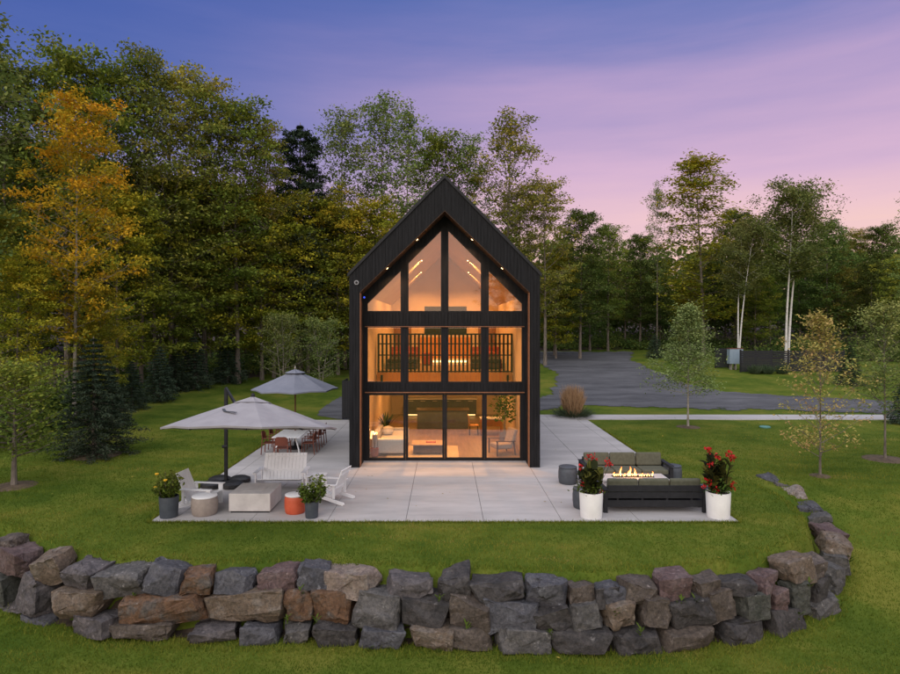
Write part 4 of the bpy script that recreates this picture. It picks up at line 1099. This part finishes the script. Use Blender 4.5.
# ------------------------------------------------------------------ trees
def tree_proto(seed, H, cb, Rc, nl, nleaf, ls, leafm, barkm, tr, shape='round', flat=.45, csz=.9, upness=.5, sub=4, lean=0.0, trunks=1, wob=.03, tintz=.35, limb=.32):
    """a trunk mesh and a crown mesh of leaf-sized faces gathered in clumps along the limbs"""
    rng = np.random.default_rng(seed); mb = MB(); clumps = []
    for tk in range(trunks):
        offs = (np.array([math.cos(tk * 2.3 + seed), math.sin(tk * 2.3 + seed), 0]) * (.035 * H if trunks > 1 else 0))
        ph = rng.random(4) * 6.28
        def tp(t_):
            sp = 1 + (2.6 * t_ if trunks > 1 else 0)
            return np.array([offs[0] * sp * (.4 + t_) + wob * H * t_ * math.sin(ph[0] + 2.6 * t_) * .5 + lean * H * t_, offs[1] * sp * (.4 + t_) + wob * H * t_ * math.cos(ph[1] + 2.2 * t_) * .5, t_ * H * .97])
        ts = np.linspace(0, 1, 12)
        rad = [tr / trunks ** .5 * ((1.35 if q == 0 else 1) * (1 - .93 * q) + .012) for q in ts]
        mb.tube([tp(q) - (np.array([0, 0, .25]) if q == 0 else 0) for q in ts], rad, 8)
        n_ = nl // trunks
        for i in range(n_):
            u = (i + rng.random() * .8) / n_; t_ = cb + (.985 - cb) * u
            if shape == 'round': pr = math.sqrt(max(.05, 1 - ((u - .40) / .64) ** 2))
            elif shape == 'vase': pr = .45 + .65 * math.sin(math.pi * min(1, u * .9 + .08))
            elif shape == 'cone': pr = (1 - u) ** .75 + .06
            elif shape == 'egg': pr = math.sin(math.pi * (u * .86 + .14) ** .75) ** .8 + .08
            else: pr = 1
            a = i * 2.399 + rng.random() * .9 + tk * 1.3
            Ln = Rc * pr * (.72 + .45 * rng.random())
            elv = upness * (.35 + .9 * u) + rng.normal(0, .12)
            d = np.array([math.cos(a) * math.cos(elv), math.sin(a) * math.cos(elv), math.sin(elv)])
            p0 = tp(t_); p1 = p0 + d * Ln * .55; p2 = p0 + d * Ln + np.array([0, 0, .08 * Ln])
            r0 = max(.012, tr * limb * (1 - t_ * .75))
            mb.tube([p0, p1, p2], [r0, r0 * .6, r0 * .18], 5, False)
            for f in np.linspace(.45, 1.0, 3): clumps.append((p0 + (p2 - p0) * f, csz * (.6 + .5 * f)))
            for s_ in range(sub):
                f = .35 + .6 * rng.random(); q = p0 + (p2 - p0) * f; dd = rng.normal(0, 1, 3); dd[2] = abs(dd[2]) * .45; dd /= np.linalg.norm(dd)
                e_ = q + dd * Ln * (.25 + .3 * rng.random())
                mb.tube([q, (q + e_) / 2 + np.array([0, 0, .03 * Ln]), e_], [r0 * .4, r0 * .25, r0 * .1], 4, False); clumps.append((e_, csz))
        clumps.append((tp(1), csz * .7)); clumps.append((tp(.95), csz * .8))
    cen = np.array([c for c, s in clumps]); siz = np.array([s for c, s in clumps])
    wgt = siz ** 1.5 * (.35 + rng.random(len(siz)) * 1.3); wgt /= wgt.sum()
    pick = rng.choice(len(cen), nleaf, p=wgt)
    g = rng.normal(0, .5, (nleaf, 3)); g[:, 2] *= flat
    P = cen[pick] + g * siz[pick][:, None]
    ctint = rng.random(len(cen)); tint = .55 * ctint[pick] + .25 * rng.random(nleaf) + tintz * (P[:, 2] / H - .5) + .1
    return mb, P, np.clip(tint, 0, 1), ls, leafm, barkm, H, rng

def conifer_proto(seed, H, cb, Rc, nleaf, ls, tr, layers=26, droop=.18, leafm='needle', gap=0, csz=.16):
    rng = np.random.default_rng(seed); mb = MB(); ts = np.linspace(0, 1, 8)
    mb.tube([(.02 * math.sin(q * 5), 0, q * H - (.25 if q == 0 else 0)) for q in ts], [tr * (1 - .93 * q) + .008 for q in ts], 8)
    P = []; per = nleaf // (layers * 8)
    for i in range(layers):
        u = i / (layers - 1); z = H * (cb + (1 - cb) * u * .97); Lr = Rc * ((1 - u) ** (.55 if gap else .8) * ((.6 + .7 * rng.random()) if gap else (.85 + .3 * rng.random())) + .03)
        nb = 8 if not gap else 5
        for k in range(nb):
            a = k * 6.283 / nb + i * .7 + rng.normal(0, .15); Lb = Lr * (.75 + .4 * rng.random())
            p0 = np.array([0, 0, z]); p2 = np.array([math.cos(a) * Lb, math.sin(a) * Lb, z - droop * Lb + (.25 * Lb if gap else 0)])
            mb.tube([p0, p2], [tr * .16 * (1 - u) + .008, .004], 4, False)
            f = np.sqrt(rng.random(per * 8 // nb)) * (1 if not gap else 1)
            if gap: f = .35 + .65 * f
            q = p0 + (p2 - p0) * f[:, None]; sp = csz * (Lb * .45 + .15)
            q = q + rng.normal(0, 1, q.shape) * np.array([sp, sp, sp * .45]); P.append(q)
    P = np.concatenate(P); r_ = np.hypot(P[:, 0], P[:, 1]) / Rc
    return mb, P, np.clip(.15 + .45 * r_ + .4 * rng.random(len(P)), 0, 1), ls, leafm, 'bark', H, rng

PROTO = {}
def proto(key, cat, data):
    mb, P, tint, ls, leafm, barkm, H, rng = data
    PROTO[key] = dict(cat=cat, mb=mb, P=P, tint=tint, ls=ls, leafm=leafm, barkm=barkm, H=H, rng=rng, first=None)
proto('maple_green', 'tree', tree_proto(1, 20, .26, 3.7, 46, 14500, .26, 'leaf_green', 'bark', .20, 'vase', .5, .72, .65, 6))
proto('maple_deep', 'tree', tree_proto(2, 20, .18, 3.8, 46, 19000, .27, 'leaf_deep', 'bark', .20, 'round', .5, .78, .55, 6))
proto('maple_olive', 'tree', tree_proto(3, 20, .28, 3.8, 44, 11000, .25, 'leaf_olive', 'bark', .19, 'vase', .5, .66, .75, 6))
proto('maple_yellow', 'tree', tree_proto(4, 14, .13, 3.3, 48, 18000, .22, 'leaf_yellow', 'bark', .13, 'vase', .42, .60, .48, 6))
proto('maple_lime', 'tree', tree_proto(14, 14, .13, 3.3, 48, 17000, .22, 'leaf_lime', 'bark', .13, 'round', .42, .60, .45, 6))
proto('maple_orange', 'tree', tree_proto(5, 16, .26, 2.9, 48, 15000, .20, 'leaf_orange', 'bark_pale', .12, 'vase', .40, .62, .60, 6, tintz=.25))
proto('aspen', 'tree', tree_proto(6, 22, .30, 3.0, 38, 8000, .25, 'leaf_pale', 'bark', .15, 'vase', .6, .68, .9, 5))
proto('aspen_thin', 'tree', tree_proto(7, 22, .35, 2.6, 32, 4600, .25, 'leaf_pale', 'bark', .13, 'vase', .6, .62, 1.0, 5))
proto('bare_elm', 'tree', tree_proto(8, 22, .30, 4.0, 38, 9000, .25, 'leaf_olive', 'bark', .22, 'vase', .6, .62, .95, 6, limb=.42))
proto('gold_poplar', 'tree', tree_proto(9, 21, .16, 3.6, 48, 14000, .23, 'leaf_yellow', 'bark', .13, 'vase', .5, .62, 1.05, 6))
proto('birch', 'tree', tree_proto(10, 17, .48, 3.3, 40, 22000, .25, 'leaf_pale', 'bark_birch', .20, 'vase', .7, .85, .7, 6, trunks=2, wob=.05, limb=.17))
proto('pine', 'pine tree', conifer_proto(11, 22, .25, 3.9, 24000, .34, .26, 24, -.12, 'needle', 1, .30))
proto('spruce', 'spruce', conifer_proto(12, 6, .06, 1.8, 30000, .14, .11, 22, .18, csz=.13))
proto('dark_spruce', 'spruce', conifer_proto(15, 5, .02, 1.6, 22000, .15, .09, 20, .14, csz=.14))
proto('clump_birch', 'tree', tree_proto(13, 6, .16, 1.7, 45, 6500, .15, 'leaf_pale', 'bark_pale', .12, 'egg', .7, .5, .9, 5, trunks=3, wob=.05))
NAME = {'maple_green': 'maple_tree', 'maple_deep': 'maple_tree', 'maple_olive': 'maple_tree', 'maple_yellow': 'maple_tree', 'maple_lime': 'maple_tree', 'maple_orange': 'maple_tree', 'aspen': 'aspen_tree', 'aspen_thin': 'aspen_tree', 'bare_elm': 'elm_tree', 'gold_poplar': 'poplar_tree', 'birch': 'birch_tree', 'pine': 'pine_tree', 'spruce': 'spruce_tree', 'dark_spruce': 'spruce_tree', 'clump_birch': 'birch_tree'}
rot_rng = random.Random(77)
def plant(key, x, y, Ht, label, group=None, wide=1.0, rz=None):
    p = PROTO[key]; s = Ht / p['H']; scl = (s * wide, s * wide, s)
    rz = rot_rng.random() * 6.28 if rz is None else rz
    loc = (x, y, gz(x, y) - .05)
    if p['first'] is None:
        t = thing(NAME[key], label, p['cat'], loc, rz, group, scl)
        p['mb'].build('trunk', p['barkm'], t, 0, True)
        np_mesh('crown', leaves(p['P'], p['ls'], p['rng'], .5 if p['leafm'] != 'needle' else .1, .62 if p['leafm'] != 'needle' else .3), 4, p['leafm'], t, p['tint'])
        p['first'] = t; return t
    t = dup(p['first'], loc, rz, label, scl)
    if group: t['group'] = group
    elif 'group' in t: del t['group']
    return t
def plant_px(key, px, topy, Y, label, group=None, wide=1.0, rz=None):
    x = (px - PX0) / F * Y; zt = CAMH - (topy - PY0) / F * Y
    return plant(key, x, Y, zt - gz(x, Y), label, group, wide, rz)
# skyline and forest edge, left to right
TREES = [
 ('aspen', -52, -60, 25, 'tall dark tree at the left edge whose branch reaches into the sky', 1.0),
 ('maple_deep', 2, 62, 37, 'dark green tree crowding the left edge behind the golden maple', .7),
 ('maple_green', 68, 50, 39, 'tallest green tree on the left, rising behind the orange maple', .85),
 ('maple_orange', 74, 104, 30, 'bright orange maple at the left edge of the forest', .82),
 ('maple_green', 108, 66, 41, 'green tree between the orange maple and the narrow spire tree', .9),
 ('aspen', 141, 52, 42, 'narrow spire of a tree standing above the left canopy', .8),
 ('maple_olive', 172, 74, 44, 'olive tree right of the narrow spire on the left skyline', .95),
 ('maple_olive', 205, 84, 47, 'olive brown tree with thin gaps on the left skyline', .9),
 ('maple_green', 238, 104, 47, 'green rounded crown left of the lone pine', .9),
 ('maple_olive', 262, 128, 49, 'bronze edged tree falling away toward the lone pine', .75),
 ('pine', 300, 122, 54, 'dark lone pine rising left of the house roof', 1.1),
 ('aspen', 345, 116, 57, 'pale thin-leaved aspen just right of the pine', 1.05),
 ('aspen', 384, 102, 58, 'tall pale aspen left of the house ridge', 1.0),
 ('aspen_thin', 408, 108, 56, 'sparse aspen with sky showing through, nearest the house ridge', 1.0),
 ('maple_green', 438, 135, 62, 'green tree peeping directly over the house ridge', .9),
 ('aspen', 470, 140, 62, 'thin-leaved tree right of the house ridge', 1.0),
 ('bare_elm', 507, 122, 60, 'big open-limbed tree above the right roof slope', 1.05),
 ('maple_olive', 545, 185, 60, 'olive gold tree right of the open-limbed tree', 1.0),
 ('maple_deep', 580, 212, 66, 'dark green tree where the skyline drops right of the house', 1.0),
 ('maple_green', 608, 226, 74, 'small green crown in the dip of the skyline', .9),
 ('maple_deep', 640, 236, 78, 'dark green low tree in the dip left of the bare aspen', 1.0),
 ('aspen_thin', 657, 186, 72, 'almost bare aspen left of the golden poplar', .7),
 ('gold_poplar', 703, 163, 70, 'golden thin poplar, tallest tree right of the house', 1.6),
 ('maple_deep', 735, 212, 76, 'dark tree between the golden poplar and the birches', 1.0),
 ('birch', 738, 228, 63, 'double white birch behind the metal cabinet', .8),
 ('birch', 786, 193, 63, 'taller double white birch behind the black fence', .95),
 ('maple_green', 770, 225, 74, 'green crown between the two birches', .9),
 ('maple_deep', 828, 222, 74, 'dark green tree just right of the taller birch', 1.0),
 ('maple_olive', 856, 232, 78, 'olive tree in the right skyline between two dark ones', 1.0),
 ('maple_deep', 884, 226, 76, 'dark tree near the right end of the skyline', 1.0),
 ('aspen_thin', 915, 190, 60, 'thin tree at the right edge with twigs against the sky', 1.0),
]
for k, px, ty, Y, lab, wd in TREES: plant_px(k, px, ty, Y, lab, None, wd)
UNDER = [
 ('maple_yellow', 18, 262, 28, 'yellowing low maple at the far left above the small tree', 1.0),
 ('maple_lime', -8, 210, 30, 'green understory tree cut by the left edge of the photo', 1.0),
 ('maple_yellow', 118, 190, 35, 'yellow understory maple right of the orange maple', .9),
 ('maple_lime', 155, 170, 39, 'lime green maple below the narrow spire', 1.05),
 ('maple_lime', 196, 180, 42, 'lime green maple over the lawn left of the dark spruces', 1.05),
 ('maple_yellow', 236, 190, 44, 'gold tipped maple above the middle of the left lawn', 1.0),
 ('maple_yellow', 274, 200, 46, 'gold maple left of the pine, above the clump birches', 1.05),
 ('maple_lime', 308, 198, 49, 'green maple under the lone pine', 1.1),
 ('maple_yellow', 338, 205, 49, 'yellow maple against the left wall of the house', 1.05),
 ('maple_yellow', 100, 290, 31, 'low golden maple leaning over the big spruce', .8),
 ('maple_yellow', 372, 205, 54, 'yellow maple half hidden by the left roof slope', 1.0),
 ('maple_olive', 520, 190, 62, 'olive tree half hidden by the right roof slope', 1.0),
 ('maple_yellow', 556, 255, 66, 'yellow green maple right of the house wall', 1.0),
 ('maple_deep', 590, 262, 74, 'dark understory tree behind the top of the drive', 1.2),
 ('maple_olive', 625, 262, 80, 'olive understory tree at the right end of the gravel', 1.2),
 ('maple_deep', 660, 258, 80, 'dark understory tree left of the golden poplar', 1.2),
 ('maple_yellow', 690, 282, 72, 'small golden maple behind the nearest lawn tree', 1.0),
 ('maple_deep', 715, 262, 80, 'dark understory tree behind the pale cabinet', 1.2),
 ('maple_lime', 755, 268, 72, 'green understory tree between the birch pairs', 1.1),
 ('maple_deep', 800, 262, 76, 'dark understory tree right of the taller birch', 1.2),
 ('maple_olive', 838, 268, 74, 'olive understory tree above the yellow sapling', 1.2),
 ('maple_deep', 872, 262, 72, 'dark understory tree above the right edge sapling', 1.2),
 ('maple_lime', 905, 255, 66, 'green understory tree cut by the right edge', 1.2),
]
for k, px, ty, Y, lab, wd in UNDER: plant_px(k, px, ty, Y + (4.5 if 110 < px < 345 else 0), lab, None, wd)
# deeper rows of the wood: trees nobody could tell apart
rr = random.Random(21)
for px in range(-40, 560, 21):
    Y0 = 44 + max(0, px) * .03 + rr.uniform(0, 9); Y0 = max(Y0, 40 if px < 200 else 52)
    if 350 < px < 540: continue
    ty = np.interp(px, [-40, 60, 140, 240, 300, 420, 560], [130, 150, 175, 200, 215, 215, 250]) + rr.uniform(-8, 30)
    plant_px(rr.choice(['maple_deep', 'maple_green', 'maple_deep', 'maple_olive']), px + rr.uniform(-8, 8), ty, Y0 + 7, 'dim green tree in the shaded depth of the left forest', 'trees in the depth of the left forest', 1.05)
for px in range(556, 940, 19):
    Y0 = 82 + rr.uniform(0, 10)
    ty = np.interp(px, [556, 620, 700, 940], [240, 262, 245, 245]) + rr.uniform(-4, 16)
    plant_px(rr.choice(['maple_deep', 'maple_green', 'maple_deep', 'maple_olive']), px + rr.uniform(-8, 8), ty, Y0, 'dim green tree in the shaded depth of the right forest', 'trees in the depth of the right forest', 1.15)
# spruces and birch clumps on the lawn's edge
p = at(94, 455); plant('spruce', p[0], p[1], 4.7, 'bushy dark spruce on the left lawn with bare ground round its trunk', None, 1.25)
SPR = [('dark_spruce', 112, 420, 372, 'low round spruce between the bushy one and the forest edge'), ('dark_spruce', 176, 386, 345, 'short dark spruce between the small dark one and the blue green one'), ('dark_spruce', 160, 396, 345, 'small dark spruce at the lawn edge, left of the pair'), ('dark_spruce', 194, 384, 333, 'blue green spruce at the lawn edge behind the big umbrella pole'), ('dark_spruce', 228, 378, 330, 'slim dark spruce right of the blue green one'), ('dark_spruce', 132, 404, 360, 'low dark spruce just right of the bushy one')]
def base_px(key, px, by, ty, lab, wd=1.0):
    x, y = at(px, by); zt = CAMH - (ty - PY0) / F * y; return plant(key, x, y, zt - gz(x, y), lab, None, wd)
for s in SPR: base_px(s[0], s[1], s[2] + 5, s[3], s[4], 1.15)
base_px('clump_birch', 283, 391, 314, 'multi-stemmed pale birch behind the blue umbrella, left of two', .95)
base_px('clump_birch', 321, 389, 318, 'multi-stemmed pale birch behind the blue umbrella, right of two', .95)
base_px('dark_spruce', 655, 358, 333, 'rounded dark evergreen at the top of the gravel drive', 1.3)
base_px('dark_spruce', 903, 424, 378, 'dark evergreen cut by the right edge behind the last sapling', 1.2)
base_px('dark_spruce', 850, 385, 345, 'dark evergreen at the right end of the gapped fence', 1.2)
# young lawn trees
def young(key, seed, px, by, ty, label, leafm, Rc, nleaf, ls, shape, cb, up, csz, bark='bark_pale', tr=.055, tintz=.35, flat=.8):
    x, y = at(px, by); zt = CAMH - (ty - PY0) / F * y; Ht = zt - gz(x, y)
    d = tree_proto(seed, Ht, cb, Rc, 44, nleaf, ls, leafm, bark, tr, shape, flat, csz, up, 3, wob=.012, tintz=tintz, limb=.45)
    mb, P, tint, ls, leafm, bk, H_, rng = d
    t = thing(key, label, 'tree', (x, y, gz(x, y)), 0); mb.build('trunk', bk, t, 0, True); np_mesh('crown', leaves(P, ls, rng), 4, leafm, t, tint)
    return t, x, y
def mulch(x, y, r, label):
    o = MB().lathe([(r, 0), (r * .9, .03), (r * .3, .06), (.02, .065)], 20).build('mulch_ring', 'mulch', None, 0, True, (x, y, gz(x, y) - .01)); tag(o, label, 'mulch')
_, x, y = young('young_maple', 31, 688, 427, 306, 'dense green young tree beside the walkway right of the house', 'leaf_willow', 1.75, 9500, .125, 'cone', .26, .85, .40); mulch(x, y, .6, 'ring of bare mulch under the dense green young tree')
_, x, y = young('young_maple', 32, 820, 476, 312, 'sparse yellow pink sapling in the right lawn', 'leaf_blush', 1.40, 4300, .10, 'egg', .09, 1.2, .24, 'bark', tr=.04, tintz=-.1); mulch(x, y, .35, 'ring of bare mulch under the sparse yellow sapling')
_, x, y = young('young_maple', 33, 885, 459, 303, 'green sapling with a reddish tip near the right edge', 'leaf_pale', 1.55, 6000, .11, 'egg', .28, .8, .34, 'bark', tr=.045, tintz=.8); mulch(x, y, .8, 'ring of bare mulch under the right edge sapling')
_, x, y = young('young_maple', 34, 14, 486, 368, 'small yellow green tree on the left lawn by the photo edge', 'leaf_green', 1.35, 5200, .12, 'round', .25, .5, .38, 'bark', .09); mulch(x, y, .7, 'patch of bare soil under the small left lawn tree')
p = at(94, 455); mulch(p[0], p[1], 1.0, 'ring of bare soil under the bushy spruce')
# tree standing behind the viewpoint, mirrored in the upper panes
plant('maple_olive', 5.6, -15, 12.5, 'tree mirrored in the right upper window panes', None, 1.0)
# ornamental grass clump at the patio's rear corner, and small shrubs at the fence
gx_, gy_ = at(573, 417)
t = thing('feather_grass', 'tan feather grass clump at the rear corner of the patio', 'ornamental grass', (gx_, gy_, 0))
rr = random.Random(9)
def grassq(n, r, h0, h1, wd, seed, lean=.3):
    rng = np.random.default_rng(seed); a = rng.random(n) * 6.283; q = r * np.sqrt(rng.random(n)); h = rng.uniform(h0, h1, n) * (1 - .38 * (q / r) ** 2 * rng.random(n)) * (1 - .25 * (rng.random(n) < .3))
    bx, by = q * np.cos(a), q * np.sin(a); tx, ty = bx * (1 + lean * 2) + rng.normal(0, .10, n), by * (1 + lean * 2) + rng.normal(0, .10, n)
    s = rng.random(n) * 6.283; sx, sy = np.cos(s) * wd, np.sin(s) * wd; z0 = np.zeros(n)
    mx_, my_ = (bx * .55 + tx * .45), (by * .55 + ty * .45)
    return np.stack([np.stack([bx - sx * .5, by - sy * .5, z0], -1), np.stack([mx_ - sx, my_ - sy, h * .6], -1), np.stack([tx, ty, h], -1), np.stack([mx_ + sx, my_ + sy, h * .6], -1)], 1)
np_mesh('plume', grassq(1500, .42, 1.1, 1.95, .016, 1, .35), 4, 'tan_plume', t); np_mesh('leaf', grassq(900, .75, .2, .62, .016, 2, .5), 4, 'blue_grass', t, np.random.default_rng(1).random(900))
for px, lab in ((755, 'small round shrub at the left foot of the solid black fence'), (767, 'small round shrub at the right foot of the solid black fence'), (782, 'small round shrub at the foot of the gapped fence')):
    x, y = fx(px, 54), 54.0; t = thing('fence_shrub', lab, 'shrub', (x, y, gz(x, y))); rng = np.random.default_rng(px)
    np_mesh('foliage', grassq(420, .38, .4, .95, .03, px, .4), 4, 'blue_grass', t, rng.random(420) * .5)
    MB().tube([(0, 0, -.05), (0, 0, .3)], .04, 5).build('stem', 'bark', t)

# forest floor and the undergrowth along the edge of the wood
EDGE = [(-70, 21), (-20, 24.0), (40, 27.5), (100, 34), (200, 47.5), (350, 57), (545, 74), (600, 76), (700, 74), (760, 66), (930, 62)]
ep = np.array([e[0] for e in EDGE], float); eY = np.array([e[1] for e in EDGE], float)
poly = [(fx(p_, q_), q_) for p_, q_ in EDGE] + [(90, 140), (-110, 140), (-60, 21)]
sheet('forest_floor', poly, 'soil', .5, .03, .8)
rng = np.random.default_rng(31); nc = 1500
pc = rng.uniform(-60, 935, nc); kp = (pc < 348) | (pc > 548); pc = pc[kp]
Yc_ = np.interp(pc, ep, eY) + .3 + rng.random(len(pc)) ** 1.6 * 9; Xc_ = (pc - PX0) / F * Yc_
hc_ = (.35 + 1.5 * rng.random(len(pc)) ** 1.8) * (1 + .6 * np.sin(Xc_ * .7)) + .12 * (Yc_ - np.interp(pc, ep, eY))
rep_ = 52; g_ = rng.normal(0, 1, (len(pc), rep_, 3)) * np.array([.42, .42, .30]); u_ = np.abs(rng.random((len(pc), rep_)))
cx_ = Xc_[:, None] + g_[..., 0]; cy_ = Yc_[:, None] + g_[..., 1]; cz_ = ground(Xc_, Yc_)[:, None] + hc_[:, None] * u_ + np.abs(g_[..., 2]) * .5
cc = np.stack([cx_, cy_, cz_], -1).reshape(-1, 3)
o = np_mesh('undergrowth', leaves(cc, .24, rng, .4), 4, 'leaf_deep', None, np.clip(np.repeat(rng.random(len(pc)) * .9, rep_) + .2 * rng.random(len(cc)) - .1, 0, 1)); tag(o, None, None, None, 'stuff')

# the dim mass of wood far behind, one body nobody could count
rng = np.random.default_rng(99); n = 46000
xw = rng.uniform(-75, 120, n)
yb = np.interp(xw, [-75, -30, -10, 15, 30, 120], [50, 56, 66, 78, 94, 98])
topw = np.interp(xw, [-75, -30, -10, 10, 25, 60, 120], [18, 16, 15, 13, 12.5, 14, 15])
yw = yb + rng.random(n) ** 1.3 * 14
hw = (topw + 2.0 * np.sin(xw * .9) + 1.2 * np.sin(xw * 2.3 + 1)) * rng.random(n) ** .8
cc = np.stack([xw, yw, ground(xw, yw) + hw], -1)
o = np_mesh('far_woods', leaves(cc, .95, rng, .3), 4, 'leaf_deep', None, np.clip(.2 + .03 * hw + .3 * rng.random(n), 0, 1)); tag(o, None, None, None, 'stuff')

# ------------------------------------------------------------------ grass blades on the near lawns
rng = np.random.default_rng(5)
def scatter(n, x0, x1, y0, y1):
    x = rng.uniform(x0, x1, n); y = y0 + (y1 - y0) * rng.random(n) ** 1.6
    k = np.abs(x) < .80 * y + 1.0
    k &= ~((np.abs(x) < 7.80) & (y > 16.05) & (y < 33.2))
    k &= rng.random(n) > sstep(19, 35, y) ** .7
    s = sd_wall(x, y); k &= (s > .50) | (s < .03) | (y > 20)
    return x[k], y[k]
x1_, y1_ = scatter(640000, -24, 26, 11.0, 35.0)
h_ = rng.uniform(.022, .062, len(x1_)) * (1 + .5 * (rng.random(len(x1_)) < .03))
pat = .5 + .22 * np.sin(x1_ * .55 + 1.7 * np.sin(y1_ * .9)) + .26 * np.sin(x1_ * .9 + 2.2 * np.sin(y1_ * 1.3) + y1_ * 2.4) * np.sin(y1_ * 3.7 + np.sin(x1_ * .7)) + .16 * np.sin(x1_ * 3.3 + y1_ * 2.9) * np.sin(y1_ * 5.1 - x1_)
h_ = h_ * (.75 + .5 * pat)
# longer tufts where the mower cannot reach: behind and in front of the stones
xe_, ye_ = scatter(60000, -13, 13, 11.6, 20)
se = sd_wall(xe_, ye_); kk = ((se > .4) & (se < .85)) | ((se < .05) & (se > -.55)); xe_, ye_ = xe_[kk], ye_[kk]
# ragged fringe along the edges of the slab
nb_ = 9000; q_ = rng.random(nb_); fxx = np.where(q_ < .5, rng.uniform(-7.8, 7.8, nb_), np.where(q_ < .75, -7.79 - .05 * rng.random(nb_), 7.79 + .05 * rng.random(nb_))); fyy = np.where(q_ < .5, 16.07 - .07 * rng.random(nb_), rng.uniform(16.05, 30, nb_))
xe_ = np.concatenate([xe_, fxx]); ye_ = np.concatenate([ye_, fyy])
X_ = np.concatenate([x1_, xe_]); Y_ = np.concatenate([y1_, ye_]); Hh = np.concatenate([h_, np.where(np.abs(ye_ - 16.04) < .06, rng.uniform(.05, .10, len(xe_)), rng.uniform(.05, .14, len(xe_)))]); pt = np.concatenate([pat, np.full(len(xe_), .75)])
Z_ = ground(X_, Y_); a_ = rng.random(len(X_)) * 6.283; wb = .004 + .0003 * Y_
lx, ly = rng.normal(0, .5, len(X_)) * Hh, rng.normal(0, .5, len(X_)) * Hh
V = np.stack([np.stack([X_ - np.cos(a_) * wb, Y_ - np.sin(a_) * wb, Z_ - .005], -1), np.stack([X_ + np.cos(a_) * wb, Y_ + np.sin(a_) * wb, Z_ - .005], -1), np.stack([X_ + lx, Y_ + ly, Z_ + Hh], -1)], 1)
o = np_mesh('grass', V, 3, 'grass_blade', None, np.clip(.80 * pt + .40 * rng.random(len(X_)) - .16, 0, 1)); tag(o, None, None, None, 'stuff')
# fallen leaves on the lawn
n = 190; xl = rng.uniform(-14, 14, n); yl = rng.uniform(11.5, 30, n); s = sd_wall(xl, yl); k = ~((np.abs(xl) < 7.8) & (yl > 16)) & ((s > .6) | (s < -.2)); xl, yl = xl[k], yl[k]
o = np_mesh('leaf_litter', leaves(np.stack([xl, yl, ground(xl, yl) + .045], -1), .08, rng, 2), 4, 'leaf_olive', None, rng.random(len(xl))); tag(o, None, None, None, 'stuff')
n = 70; xl = rng.uniform(-7.6, 7.6, n); yl = rng.uniform(16.2, 32.5, n); k = ~((np.abs(xl) < 3.6) & (yl > 22)); xl, yl = xl[k], yl[k]
o = np_mesh('leaf_litter', leaves(np.stack([xl, yl, np.full(len(xl), .012)], -1), .07, rng, 6), 4, 'leaf_olive', None, .6 + .4 * rng.random(len(xl))); tag(o, None, None, None, 'stuff')
# weeds growing between the stones
rr = random.Random(4); Q = []
for k in range(26):
    b_ = rr.choice(BOULD); x, y, z = b_.location; sx = rr.uniform(-.5, .5)
    for j in range(9): Q += strip_leaf((x + sx, y - .38, z + rr.uniform(-.3, -.15)), rr.random() * 6.28, .10 + .12 * rr.random(), .035, .9, .3, 3)
o = np_mesh('weeds', np.array(Q), 4, 'shrub_leaf', None, np.full(len(Q), .4)); tag(o, None, None, None, 'stuff')
